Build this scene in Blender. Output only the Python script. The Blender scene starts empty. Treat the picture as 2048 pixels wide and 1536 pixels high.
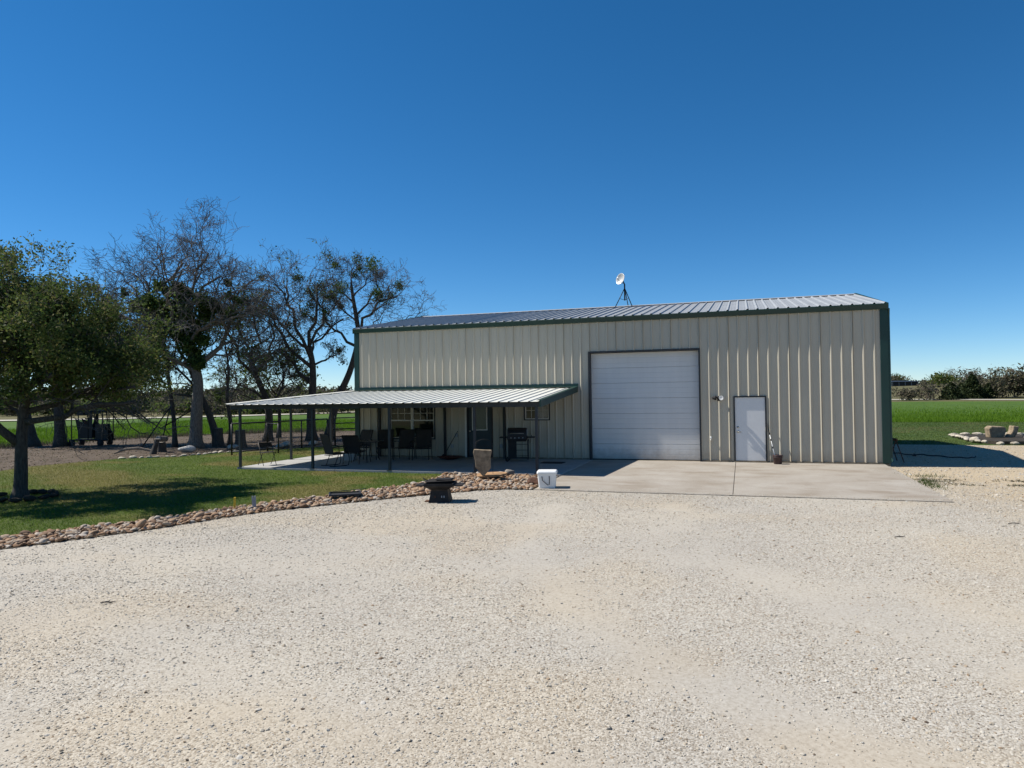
import bpy, bmesh, math, random
import numpy as np
from mathutils import Vector, Matrix, Euler

# ------------------------------------------------------------------ camera, sky, sun, exposure
scene = bpy.context.scene
COL = scene.collection
YAW, PITCH, ROLL = 0.3165, 0.016, -0.014
CAM = Vector((14.115, -23.86, 2.25))
FW0 = Vector((-math.sin(YAW), math.cos(YAW), 0)); RT0 = Vector((math.cos(YAW), math.sin(YAW), 0)); UP0 = Vector((0, 0, 1))
FW = FW0 * math.cos(PITCH) + UP0 * math.sin(PITCH)
U1 = UP0 * math.cos(PITCH) - FW0 * math.sin(PITCH)
RT = RT0 * math.cos(ROLL) + U1 * math.sin(ROLL)
UP = U1 * math.cos(ROLL) - RT0 * math.sin(ROLL)
cam_data = bpy.data.cameras.new('camera'); cam = bpy.data.objects.new('camera', cam_data); COL.objects.link(cam)
m3 = Matrix((RT, UP, -FW)).transposed()
cam.matrix_world = Matrix.Translation(CAM) @ m3.to_4x4()
cam_data.sensor_width = 36.0; cam_data.lens = 1406.5 / 2048 * 36.0
cam_data.clip_start = 0.1; cam_data.clip_end = 6000
scene.camera = cam

SUN_EL = math.radians(51.0); SUN_A = math.radians(6.2)
TO_SUN = Vector((-math.cos(SUN_EL) * math.cos(SUN_A), -math.cos(SUN_EL) * math.sin(SUN_A), math.sin(SUN_EL)))
world = bpy.data.worlds.new('World'); scene.world = world; world.use_nodes = True
wn = world.node_tree.nodes; wl = world.node_tree.links
wn.clear()
w_out = wn.new('ShaderNodeOutputWorld'); w_bg = wn.new('ShaderNodeBackground'); w_sky = wn.new('ShaderNodeTexSky')
w_sky.sky_type = 'NISHITA'; w_sky.sun_disc = False
w_sky.sun_elevation = SUN_EL; w_sky.sun_rotation = math.atan2(TO_SUN.x, TO_SUN.y)
w_sky.altitude = 0; w_sky.air_density = 0.7; w_sky.dust_density = 0.0; w_sky.ozone_density = 6.0
w_bg.inputs['Strength'].default_value = 0.092
w_hs = wn.new('ShaderNodeHueSaturation'); w_hs.inputs['Hue'].default_value = 0.495; w_hs.inputs['Saturation'].default_value = 1.23   # clear deep-blue spring sky
wl.new(w_sky.outputs[0], w_hs.inputs['Color']); wl.new(w_hs.outputs[0], w_bg.inputs[0]); wl.new(w_bg.outputs[0], w_out.inputs[0])
sun_d = bpy.data.lights.new('sun', 'SUN'); sun_d.energy = 5.0; sun_d.angle = math.radians(0.53); sun_d.color = (1.0, 0.955, 0.88)
sun = bpy.data.objects.new('sun', sun_d); COL.objects.link(sun)
sun.rotation_euler = (-TO_SUN).to_track_quat('-Z', 'Y').to_euler(); sun.location = (-30, -10, 40)
vs = scene.view_settings
vs.view_transform = 'Standard'; vs.look = 'None'; vs.exposure = 0.45; vs.gamma = 1.0; vs.use_curve_mapping = False

# ------------------------------------------------------------------ helpers
rng = np.random.default_rng(7)
random.seed(7)

def vnoise(x, y, seed=0):
    x = np.asarray(x, float); y = np.asarray(y, float)
    xi = np.floor(x).astype(np.int64); yi = np.floor(y).astype(np.int64); xf = x - xi; yf = y - yi
    def h(a, b):
        n = (a * 374761393 + b * 668265263 + seed * 1442695041) & 0xffffffff
        n = ((n ^ (n >> 13)) * 1274126177) & 0xffffffff
        n = n ^ (n >> 16)
        return (n & 0xffff) / 65535.0
    u = xf * xf * (3 - 2 * xf); v = yf * yf * (3 - 2 * yf)
    return (h(xi, yi) * (1 - u) + h(xi + 1, yi) * u) * (1 - v) + (h(xi, yi + 1) * (1 - u) + h(xi + 1, yi + 1) * u) * v

def fbm(x, y, seed=0, oct=4):
    s = 0; a = .5; t = 0
    for k in range(oct):
        s = s + a * vnoise(np.asarray(x) * 2 ** k, np.asarray(y) * 2 ** k, seed + k * 17); t += a; a *= .5
    return s / t

def sstep(a, b, x):
    t = np.clip((np.asarray(x, float) - a) / (b - a), 0, 1); return t * t * (3 - 2 * t)

class MB:
    def __init__(self): self.v = []; self.f = []
    def add(self, vs_, fs_):
        o = len(self.v); self.v += [tuple(q) for q in vs_]; self.f += [tuple(i + o for i in q) for q in fs_]; return self
    def box(self, x0, y0, z0, x1, y1, z1):
        return self.add([(x0, y0, z0), (x1, y0, z0), (x1, y1, z0), (x0, y1, z0), (x0, y0, z1), (x1, y0, z1), (x1, y1, z1), (x0, y1, z1)],
                        [(0, 3, 2, 1), (4, 5, 6, 7), (0, 1, 5, 4), (1, 2, 6, 5), (2, 3, 7, 6), (3, 0, 4, 7)])
    def beam(self, a, b, w, h, up=(0, 0, 1)):
        a = Vector(a); b = Vector(b); d = (b - a).normalized(); u = Vector(up)
        s = d.cross(u)
        if s.length < 1e-4: s = d.cross(Vector((1, 0, 0)))
        s.normalize(); u = s.cross(d).normalized(); s = s * w / 2; u = u * h / 2
        return self.add([a - s - u, a + s - u, a + s + u, a - s + u, b - s - u, b + s - u, b + s + u, b - s + u],
                        [(0, 1, 2, 3), (7, 6, 5, 4), (0, 4, 5, 1), (1, 5, 6, 2), (2, 6, 7, 3), (3, 7, 4, 0)])
    def tube(self, pts, r, n=8, cap=True):
        pts = [Vector(q) for q in pts]; N = len(pts)
        rs = r if isinstance(r, (list, tuple)) else [r] * N
        o = len(self.v); prev = None
        for i, q in enumerate(pts):
            t = (pts[min(i + 1, N - 1)] - pts[max(i - 1, 0)])
            if t.length < 1e-9: t = Vector((0, 0, 1))
            t.normalize()
            if prev is None:
                s = t.cross(Vector((0, 0, 1)))
                if s.length < .05: s = t.cross(Vector((1, 0, 0)))
            else:
                s = prev - t * prev.dot(t)
                if s.length < 1e-6: s = t.cross(Vector((1, 0, 0)))
            s.normalize(); prev = s; u = t.cross(s)
            for k in range(n):
                a = 2 * math.pi * k / n; c = q + (s * math.cos(a) + u * math.sin(a)) * rs[i]
                self.v.append((c.x, c.y, c.z))
        for i in range(N - 1):
            for k in range(n):
                k2 = (k + 1) % n
                self.f.append((o + i * n + k, o + i * n + k2, o + (i + 1) * n + k2, o + (i + 1) * n + k))
        if cap:
            self.f.append(tuple(o + k for k in range(n - 1, -1, -1))); self.f.append(tuple(o + (N - 1) * n + k for k in range(n)))
        return self
    def lathe(self, prof, c=(0, 0, 0), n=24, close=False):
        o = len(self.v)
        for (r, z) in prof:
            for k in range(n):
                a = 2 * math.pi * k / n; self.v.append((c[0] + r * math.cos(a), c[1] + r * math.sin(a), c[2] + z))
        for i in range(len(prof) - 1):
            for k in range(n):
                k2 = (k + 1) % n; self.f.append((o + i * n + k, o + i * n + k2, o + (i + 1) * n + k2, o + (i + 1) * n + k))
        if close:
            self.f.append(tuple(o + k for k in range(n - 1, -1, -1))); self.f.append(tuple(o + (len(prof) - 1) * n + k for k in range(n)))
        return self
    def prism(self, poly, y0, y1, axis='y'):
        n = len(poly); o = len(self.v)
        for t in (y0, y1):
            for (a, b) in poly:
                self.v.append((a, t, b) if axis == 'y' else (t, a, b) if axis == 'x' else (a, b, t))
        self.f.append(tuple(o + i for i in range(n))); self.f.append(tuple(o + n + i for i in range(n - 1, -1, -1)))
        for i in range(n):
            j = (i + 1) % n; self.f.append((o + i, o + n + i, o + n + j, o + j))
        return self
    def build(self, name, mat, parent=None, smooth=False, bevel=0.0, fix=True):
        me = bpy.data.meshes.new(name); me.from_pydata(self.v, [], self.f)
        if fix:
            bm = bmesh.new(); bm.from_mesh(me); bmesh.ops.recalc_face_normals(bm, faces=bm.faces); bm.to_mesh(me); bm.free()
        me.materials.append(mat)
        if smooth: me.polygons.foreach_set('use_smooth', [True] * len(me.polygons))
        o = bpy.data.objects.new(name, me); COL.objects.link(o)
        if parent: o.parent = parent
        if bevel > 0:
            b = o.modifiers.new('bevel', 'BEVEL'); b.width = bevel; b.segments = 2; b.limit_method = 'ANGLE'; b.angle_limit = math.radians(40)
        return o

def mesh_np(name, V, F, mat, parent=None, smooth=False, attrs=None):
    V = np.asarray(V, np.float32); F = np.asarray(F, np.int32)
    me = bpy.data.meshes.new(name); k = F.shape[1]
    me.vertices.add(len(V)); me.vertices.foreach_set('co', V.ravel())
    me.loops.add(F.size); me.loops.foreach_set('vertex_index', F.ravel())
    me.polygons.add(len(F)); me.polygons.foreach_set('loop_start', np.arange(len(F), dtype=np.int32) * k)
    me.update(calc_edges=True)
    if smooth: me.polygons.foreach_set('use_smooth', np.ones(len(F), bool))
    if attrs:
        for an, (dom, typ, arr) in attrs.items():
            a = me.attributes.new(an, typ, dom)
            a.data.foreach_set('vector' if typ == 'FLOAT_VECTOR' else 'value', np.asarray(arr, np.float32).ravel())
    me.materials.append(mat)
    o = bpy.data.objects.new(name, me); COL.objects.link(o)
    if parent: o.parent = parent
    return o

def tag(o, label=None, cat=None, group=None, kind=None):
    if label: o['label'] = label
    if cat: o['category'] = cat
    if group: o['group'] = group
    if kind: o['kind'] = kind
    return o

def thing(name, label, cat, loc=(0, 0, 0), rz=0, group=None):
    o = bpy.data.objects.new(name, None); COL.objects.link(o); o.location = loc; o.rotation_euler = (0, 0, rz); o.empty_display_size = .2
    return tag(o, label, cat, group)

# ------------------------------------------------------------------ materials
def nt(name):
    m = bpy.data.materials.new(name); m.use_nodes = True
    n = m.node_tree.nodes; l = m.node_tree.links; return m, n, l, n['Principled BSDF']

def ramp(n, stops):
    r = n.new('ShaderNodeValToRGB'); e = r.color_ramp.elements
    while len(e) < len(stops): e.new(.5)
    for i, (p, c) in enumerate(stops): e[i].position = p; e[i].color = (*c, 1)
    return r

def noise(n, l, vec, scale, detail=4, rough=.55):
    t = n.new('ShaderNodeTexNoise'); t.inputs['Scale'].default_value = scale; t.inputs['Detail'].default_value = detail; t.inputs['Roughness'].default_value = rough
    if vec: l.new(vec, t.inputs['Vector'])
    return t

def bump(n, l, src, bs, strength, dist):
    b = n.new('ShaderNodeBump'); b.inputs['Strength'].default_value = strength; b.inputs['Distance'].default_value = dist
    l.new(src, b.inputs['Height']); l.new(b.outputs[0], bs.inputs['Normal']); return b

def mixc(n, l, fac, a, b, mode='MIX'):
    m = n.new('ShaderNodeMix'); m.data_type = 'RGBA'; m.blend_type = mode
    if isinstance(fac, (int, float)): m.inputs[0].default_value = fac
    else: l.new(fac, m.inputs[0])
    for i, c in ((6, a), (7, b)):
        if isinstance(c, tuple): m.inputs[i].default_value = (*c, 1)
        else: l.new(c, m.inputs[i])
    return m.outputs[2]

def mat(name, col, rough=.6, metal=0.0, var=.18, vscale=3.0, bumpd=0.0, bscale=60, spec=.5):
    m, n, l, b = nt(name)
    g = n.new('ShaderNodeNewGeometry')
    t = noise(n, l, g.outputs['Position'], vscale, 5)
    lo = tuple(c * (1 - var) for c in col); hi = tuple(min(1, c * (1 + var)) for c in col)
    r = ramp(n, [(.3, lo), (.7, hi)]); l.new(t.outputs['Fac'], r.inputs[0]); l.new(r.outputs[0], b.inputs['Base Color'])
    b.inputs['Roughness'].default_value = rough; b.inputs['Metallic'].default_value = metal; b.inputs['Specular IOR Level'].default_value = spec
    if bumpd:
        t2 = noise(n, l, g.outputs['Position'], bscale, 4); bump(n, l, t2.outputs['Fac'], b, .6, bumpd)
    return m

M = {}
M['dark_steel'] = mat('dark_steel', (.022, .024, .028), .5, .3)
M['post_steel'] = mat('post_steel', (.034, .038, .042), .5, .2)
M['pipe_black'] = mat('pipe_black', (.012, .013, .012), .45, .3)
M['green_trim'] = mat('green_trim', (.006, .036, .027), .42, .0, .12)
M['rust'] = mat('rust', (.10, .045, .025), .9, .1, .5, 9)
M['fire_steel'] = mat('fire_steel', (.022, .019, .018), .65, .4, .5, 8)
M['chair_frame'] = mat('chair_frame', (.016, .014, .013), .5, .2)
M['chair_sling'] = mat('chair_sling', (.028, .022, .018), .8, 0, .2, 20)
M['white_plastic'] = mat('white_plastic', (.78, .78, .76), .4, 0, .06, 6)
M['grey_plastic'] = mat('grey_plastic', (.34, .35, .36), .5)
M['black_rubber'] = mat('black_rubber', (.014, .014, .015), .8)
M['brown_bucket'] = mat('brown_bucket', (.045, .022, .022), .55)
M['white_paint'] = mat('white_paint', (.72, .71, .69), .35, 0, .04, 2)
M['vinyl'] = mat('vinyl', (.68, .66, .60), .5, 0, .05)
M['teal_door'] = mat('teal_door', (.016, .032, .042), .45)
M['brass'] = mat('brass', (.45, .42, .36), .35, .8)
M['stone_tan'] = mat('stone_tan', (.26, .20, .13), .95, 0, .45, 7, .02, 25)
M['flag_stone'] = mat('flag_stone', (.34, .20, .10), .95, 0, .35, 9, .008, 40)
M['limestone'] = mat('limestone', (.42, .37, .295), .95, 0, .28, 6, .02, 20)
M['grey_rock'] = mat('grey_rock', (.20, .18, .155), .95, 0, .4, 5, .02, 20)
M['white_rock'] = mat('white_rock', (.48, .455, .41), .95, 0, .2, 5, .02, 20)
M['yellow'] = mat('yellow_paint', (.62, .42, .03), .5)
M['firebowl'] = mat('red_enamel', (.09, .016, .013), .6)
M['dish'] = mat('dish_grey', (.56, .55, .52), .35, .1, .06)
M['table_top'] = mat('table_glass', (.10, .11, .105), .12, 0, .1)
M['blade'] = mat('dead_wood', (.21, .17, .13), .95, 0, .4, 14, .01, 60)
M['cutwood'] = mat('cut_wood', (.50, .45, .38), .9, 0, .3, 20)
M['foundation'] = mat('foundation_concrete', (.20, .165, .115), .95, 0, .3, 4)

def bark_mat(name, c0, c1):
    m, n, l, b = nt(name); g = n.new('ShaderNodeNewGeometry')
    mp = n.new('ShaderNodeMapping'); mp.inputs['Scale'].default_value = (1, 1, .25); l.new(g.outputs['Position'], mp.inputs[0])
    t = noise(n, l, mp.outputs[0], 26, 6, .65); r = ramp(n, [(.32, c0), (.68, c1)]); l.new(t.outputs['Fac'], r.inputs[0]); l.new(r.outputs[0], b.inputs['Base Color'])
    b.inputs['Roughness'].default_value = .95; bump(n, l, t.outputs['Fac'], b, .8, .03); return m
M['bark_dark'] = bark_mat('bark_dark', (.028, .024, .02), (.085, .075, .062))
M['bark_grey'] = bark_mat('bark_grey', (.07, .058, .046), (.22, .19, .155))
M['twig'] = bark_mat('twig', (.055, .05, .046), (.15, .135, .125))

def leaf_mat(name, cols, trans=.35, rough=.7):
    m, n, l, b = nt(name); g = n.new('ShaderNodeNewGeometry')
    r = ramp(n, [(i / (len(cols) - 1), c) for i, c in enumerate(cols)]); l.new(g.outputs['Random Per Island'], r.inputs[0])
    l.new(r.outputs[0], b.inputs['Base Color']); b.inputs['Roughness'].default_value = rough; b.inputs['Specular IOR Level'].default_value = .15
    tr = n.new('ShaderNodeBsdfTranslucent'); l.new(r.outputs[0], tr.inputs[0])
    mx = n.new('ShaderNodeMixShader'); mx.inputs[0].default_value = trans
    out = n['Material Output']; l.new(b.outputs[0], mx.inputs[1]); l.new(tr.outputs[0], mx.inputs[2]); l.new(mx.outputs[0], out.inputs[0])
    return m
M['leaf_oak'] = leaf_mat('leaf_oak', [(.035, .06, .016), (.09, .13, .03), (.065, .105, .026), (.135, .155, .04), (.17, .15, .06)])
M['leaf_ivy'] = leaf_mat('leaf_ivy', [(.028, .055, .016), (.065, .105, .026), (.09, .13, .034)])
M['leaf_spring'] = leaf_mat('leaf_spring', [(.06, .10, .025), (.10, .14, .03), (.08, .11, .035)], .45)
M['leaf_juniper'] = leaf_mat('leaf_juniper', [(.014, .026, .009), (.028, .042, .014), (.045, .055, .018)], .15)
M['leaf_brush'] = leaf_mat('leaf_brush', [(.10, .088, .062), (.14, .12, .085), (.10, .11, .05), (.15, .13, .095), (.08, .09, .04)], .2, .9)
M['leaf_grey'] = leaf_mat('leaf_grey', [(.10, .085, .065), (.14, .115, .085), (.09, .085, .05), (.075, .085, .04)], .2, .9)
M['leaf_weed'] = leaf_mat('leaf_weed', [(.04, .075, .012), (.06, .10, .02), (.08, .09, .03)], .4)

# painted ribbed sheet
def sheet_mat(name, col, rough, metal=0, streak=.08, dust=False):
    m, n, l, b = nt(name); g = n.new('ShaderNodeNewGeometry')
    mp = n.new('ShaderNodeMapping'); mp.inputs['Scale'].default_value = (2.2, 2.2, .35); l.new(g.outputs['Position'], mp.inputs[0])
    t = noise(n, l, mp.outputs[0], 1.3, 6, .6)
    r = ramp(n, [(.3, tuple(c * (1 - streak) for c in col)), (.7, tuple(c * (1 + streak * .5) for c in col))]); l.new(t.outputs['Fac'], r.inputs[0])
    l.new(r.outputs[0], b.inputs['Base Color']); b.inputs['Roughness'].default_value = rough; b.inputs['Metallic'].default_value = metal
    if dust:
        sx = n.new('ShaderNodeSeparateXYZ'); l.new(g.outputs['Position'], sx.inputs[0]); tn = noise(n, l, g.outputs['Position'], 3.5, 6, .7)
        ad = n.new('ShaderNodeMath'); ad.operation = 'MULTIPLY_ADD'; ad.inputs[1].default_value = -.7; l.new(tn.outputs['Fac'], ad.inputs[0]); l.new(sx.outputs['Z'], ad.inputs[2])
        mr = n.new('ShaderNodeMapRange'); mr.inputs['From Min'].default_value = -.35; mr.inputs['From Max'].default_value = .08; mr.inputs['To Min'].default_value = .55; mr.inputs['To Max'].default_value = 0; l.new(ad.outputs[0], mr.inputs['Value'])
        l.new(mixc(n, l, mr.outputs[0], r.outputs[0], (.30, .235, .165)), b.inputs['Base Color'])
    t2 = noise(n, l, g.outputs['Position'], 2.3, 2); bump(n, l, t2.outputs['Fac'], b, .35, .012)
    return m
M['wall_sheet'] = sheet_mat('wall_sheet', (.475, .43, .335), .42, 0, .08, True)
M['galv'] = sheet_mat('galvalume', (.34, .35, .35), .5, .15, .12)
M['awning_sheet'] = sheet_mat('awning_sheet', (.64, .635, .575), .55, 0, .10)
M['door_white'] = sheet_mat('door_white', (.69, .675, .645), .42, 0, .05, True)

def glass_mat(name, col, rough=.05):
    m, n, l, b = nt(name); b.inputs['Base Color'].default_value = (*col, 1); b.inputs['Roughness'].default_value = rough
    b.inputs['Specular IOR Level'].default_value = .6; b.inputs['Coat Weight'].default_value = .5; b.inputs['Coat Roughness'].default_value = .03; return m
M['glass'] = glass_mat('window_glass', (.012, .016, .014))
M['glass_door'] = glass_mat('etched_glass', (.06, .08, .075), .2)

def concrete_mat(name, c0, c1, stain):
    m, n, l, b = nt(name); g = n.new('ShaderNodeNewGeometry')
    t = noise(n, l, g.outputs['Position'], .8, 6, .62); r = ramp(n, [(.3, c0), (.72, c1)]); l.new(t.outputs['Fac'], r.inputs[0])
    mp = n.new('ShaderNodeMapping'); mp.inputs['Scale'].default_value = (.6, 1.1, 1); l.new(g.outputs['Position'], mp.inputs[0])
    t3 = noise(n, l, mp.outputs[0], 1.1, 6, .6); r3 = ramp(n, [(.50, (0, 0, 0)), (.72, (1, 1, 1))]); l.new(t3.outputs['Fac'], r3.inputs[0])
    c = mixc(n, l, r3.outputs[0], r.outputs[0], stain)
    t4 = noise(n, l, g.outputs['Position'], 38, 3); r4 = ramp(n, [(.25, (.82, .82, .82)), (.6, (1, 1, 1))]); l.new(t4.outputs['Fac'], r4.inputs[0])
    t5 = noise(n, l, g.outputs['Position'], 2.6, 5, .7); r5 = ramp(n, [(.60, (1, 1, 1)), (.74, (.80, .78, .75))]); l.new(t5.outputs['Fac'], r5.inputs[0])
    c = mixc(n, l, 1.0, c, r5.outputs[0], 'MULTIPLY')
    l.new(mixc(n, l, 1.0, c, r4.outputs[0], 'MULTIPLY'), b.inputs['Base Color'])
    b.inputs['Roughness'].default_value = .9; bump(n, l, t4.outputs['Fac'], b, .3, .004); return m
M['apron'] = concrete_mat('apron_concrete', (.29, .25, .20), (.38, .345, .295), (.24, .195, .145))
M['patio'] = concrete_mat('patio_concrete', (.33, .325, .31), (.42, .415, .395), (.30, .295, .28))

def gravel_mat():
    m, n, l, b = nt('gravel'); g = n.new('ShaderNodeNewGeometry'); P = g.outputs['Position']
    v = n.new('ShaderNodeTexVoronoi'); v.inputs['Scale'].default_value = 62; l.new(P, v.inputs['Vector'])
    sep = n.new('ShaderNodeSeparateColor'); l.new(v.outputs['Color'], sep.inputs[0])
    rs = ramp(n, [(0, (.23, .195, .155)), (.25, (.345, .312, .262)), (.6, (.42, .387, .335)), (1, (.50, .472, .42))]); l.new(sep.outputs[0], rs.inputs[0])
    a = n.new('ShaderNodeAttribute'); a.attribute_name = 'fine'
    t = noise(n, l, P, 24, 7, .75); rf = ramp(n, [(.34, (.31, .277, .232)), (.5, (.415, .38, .325)), (.66, (.46, .43, .38))]); l.new(t.outputs['Fac'], rf.inputs[0])
    t2 = noise(n, l, P, .33, 5, .6); rw = ramp(n, [(.35, (.90, .90, .90)), (.65, (1.0, .985, .95))]); l.new(t2.outputs['Fac'], rw.inputs[0])
    wa = n.new('ShaderNodeAttribute'); wa.attribute_name = 'warm'
    c = mixc(n, l, a.outputs['Fac'], rs.outputs[0], rf.outputs[0]); c = mixc(n, l, 1.0, c, rw.outputs[0], 'MULTIPLY')
    c = mixc(n, l, wa.outputs['Fac'], c, mixc(n, l, 1.0, c, (1.04, .93, .76), 'MULTIPLY'))
    l.new(c, b.inputs['Base Color']); b.inputs['Roughness'].default_value = .95; b.inputs['Specular IOR Level'].default_value = .2
    inv = n.new('ShaderNodeMath'); inv.operation = 'MULTIPLY_ADD'; inv.inputs[1].default_value = -.85; inv.inputs[2].default_value = 1; l.new(a.outputs['Fac'], inv.inputs[0])
    d = n.new('ShaderNodeMath'); d.operation = 'MULTIPLY'; l.new(v.outputs['Distance'], d.inputs[0]); l.new(inv.outputs[0], d.inputs[1])
    neg = n.new('ShaderNodeMath'); neg.operation = 'MULTIPLY'; neg.inputs[1].default_value = -1; l.new(d.outputs[0], neg.inputs[0])
    bump(n, l, neg.outputs[0], b, .6, .007); return m
M['gravel'] = gravel_mat()

def inst_mat(name, cols):
    m, n, l, b = nt(name); a = n.new('ShaderNodeAttribute'); a.attribute_type = 'INSTANCER'; a.attribute_name = 'tone'
    r = ramp(n, [(i / (len(cols) - 1), c) for i, c in enumerate(cols)]); l.new(a.outputs['Fac'], r.inputs[0]); l.new(r.outputs[0], b.inputs['Base Color'])
    b.inputs['Roughness'].default_value = .9; b.inputs['Specular IOR Level'].default_value = .2; return m
M['gravel_stone'] = inst_mat('gravel_stone', [(.12, .09, .065), (.27, .19, .12), (.33, .275, .205), (.395, .35, .28), (.425, .385, .32), (.41, .37, .31), (.455, .425, .37), (.52, .49, .44)])

def rock_mat():
    m, n, l, b = nt('river_rock'); g = n.new('ShaderNodeNewGeometry'); oi = n.new('ShaderNodeObjectInfo')
    ad = n.new('ShaderNodeMath'); ad.operation = 'ADD'; l.new(g.outputs['Random Per Island'], ad.inputs[0]); l.new(oi.outputs['Random'], ad.inputs[1])
    fr = n.new('ShaderNodeMath'); fr.operation = 'FRACT'; l.new(ad.outputs[0], fr.inputs[0])
    r = ramp(n, [(0, (.14, .08, .045)), (.2, (.27, .15, .075)), (.4, (.34, .21, .12)), (.6, (.36, .25, .16)), (.8, (.38, .31, .235)), (1, (.44, .39, .335))]); l.new(fr.outputs[0], r.inputs[0])
    t = noise(n, l, g.outputs['Position'], 18, 5, .6); r2 = ramp(n, [(.3, (.7, .68, .66)), (.7, (1, 1, 1))]); l.new(t.outputs['Fac'], r2.inputs[0])
    l.new(mixc(n, l, 1.0, r.outputs[0], r2.outputs[0], 'MULTIPLY'), b.inputs['Base Color'])
    b.inputs['Roughness'].default_value = .85; bump(n, l, t.outputs['Fac'], b, .5, .008); return m
M['rock'] = rock_mat()

def turf_mat(name, stops, scale, tone=None, bs=30, rough=.95, trans=0):
    m, n, l, b = nt(name); g = n.new('ShaderNodeNewGeometry'); P = g.outputs['Position']
    t = noise(n, l, P, scale, 6, .62); r = ramp(n, stops); l.new(t.outputs['Fac'], r.inputs[0])
    t2 = noise(n, l, P, bs, 4, .7); r2 = ramp(n, [(.3, (.62, .62, .6)), (.7, (1.15, 1.15, 1.1))]); l.new(t2.outputs['Fac'], r2.inputs[0])
    c = mixc(n, l, 1.0, r.outputs[0], r2.outputs[0], 'MULTIPLY')
    if tone:
        a = n.new('ShaderNodeAttribute'); a.attribute_name = 'dry'; c = mixc(n, l, a.outputs['Fac'], c, tone)
    l.new(c, b.inputs['Base Color']); b.inputs['Roughness'].default_value = rough; b.inputs['Specular IOR Level'].default_value = .2
    bump(n, l, t2.outputs['Fac'], b, .8, .04)
    if trans:
        tr = n.new('ShaderNodeBsdfTranslucent'); l.new(c, tr.inputs[0]); mx = n.new('ShaderNodeMixShader'); mx.inputs[0].default_value = trans
        l.new(b.outputs[0], mx.inputs[1]); l.new(tr.outputs[0], mx.inputs[2]); l.new(mx.outputs[0], n['Material Output'].inputs[0])
    return m
M['lawn'] = turf_mat('lawn_soil', [(.3, (.06, .09, .018)), (.7, (.10, .13, .026))], .7, (.18, .135, .05), 40)
M['lawn_blade'] = turf_mat('lawn_blade', [(.3, (.09, .17, .02)), (.7, (.16, .24, .034))], .7, (.26, .20, .075), 14, .8, .4)
M['field'] = turf_mat('crop', [(.3, (.05, .10, .012)), (.7, (.08, .14, .016))], .25, None, 6)
M['field_blade'] = turf_mat('crop_blade', [(.3, (.10, .20, .012)), (.7, (.15, .26, .018))], .25, None, 6, .8, .4)
M['grass_right'] = turf_mat('mown_grass', [(.3, (.04, .075, .014)), (.7, (.07, .10, .022))], .4, None, 8)
M['side_blade'] = turf_mat('side_blade', [(.3, (.06, .11, .018)), (.7, (.10, .15, .028))], .4, (.16, .14, .06), 8, .8, .3)
M['dirt'] = turf_mat('bare_dirt', [(.3, (.075, .055, .04)), (.7, (.15, .115, .088))], 1.2, None, 22)
M['pasture'] = turf_mat('dry_pasture', [(.3, (.085, .085, .035)), (.7, (.16, .14, .07))], .06, None, 2)
M['caliche'] = turf_mat('caliche_road', [(.3, (.45, .42, .36)), (.7, (.58, .55, .48))], .5, None, 12)
M['bed_soil'] = turf_mat('bed_soil', [(.3, (.13, .105, .08)), (.7, (.24, .20, .155))], 3, None, 30)
M['mulch'] = turf_mat('dark_mulch', [(.3, (.035, .03, .024)), (.7, (.07, .06, .05))], 3, None, 30)

# ------------------------------------------------------------------ terrain and ground sheets
def terrain(x, y):
    dx = np.asarray(x) - CAM.x; dy = np.asarray(y) - CAM.y
    r = np.hypot(dx, dy); a = np.arctan2(dx * RT0.x + dy * RT0.y, dx * FW0.x + dy * FW0.y)   # angle right of view axis
    right = sstep(.15, .55, a); left = sstep(.0, -.25, a)
    h = right * (4.2 * sstep(150, 330, r) + 3.0 * sstep(330, 900, r)) + left * (3.6 * sstep(100, 240, r) + 1.5 * sstep(240, 800, r)) + (1 - right - left) * 3.5 * sstep(120, 300, r)
    return -0.14 + h + sstep(120, 220, r) * .5 * (fbm(np.asarray(x) / 45, np.asarray(y) / 45, 3) - .5)

rad = np.concatenate([[0.5], np.linspace(4, 60, 15), np.geomspace(66, 4500, 46)]); na = 160
V = [];
for r_ in rad:
    a_ = np.linspace(0, 2 * np.pi, na, endpoint=False); xx = CAM.x + r_ * np.cos(a_); yy = CAM.y + r_ * np.sin(a_)
    V.append(np.stack([xx, yy, terrain(xx, yy)], 1))
V = np.concatenate(V); F = []
for i in range(len(rad) - 1):
    k = np.arange(na); k2 = (k + 1) % na; F.append(np.stack([i * na + k, i * na + k2, (i + 1) * na + k2, (i + 1) * na + k][::-1][::-1], 1))
F = np.concatenate(F)
V = np.concatenate([V, [[CAM.x, CAM.y, -.14]]])
ground = mesh_np('ground', V, F[:, ::1], M['pasture'], smooth=True); tag(ground, kind='structure')

def in_poly(x, y, poly):
    x = np.asarray(x); y = np.asarray(y); c = np.zeros(x.shape, bool); n = len(poly)
    for i in range(n):
        x0, y0 = poly[i]; x1, y1 = poly[(i + 1) % n]
        m_ = ((y0 > y) != (y1 > y)); c ^= m_ & (x < (x1 - x0) * (y - y0) / ((y1 - y0) if y1 != y0 else 1e-9) + x0)
    return c

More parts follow.
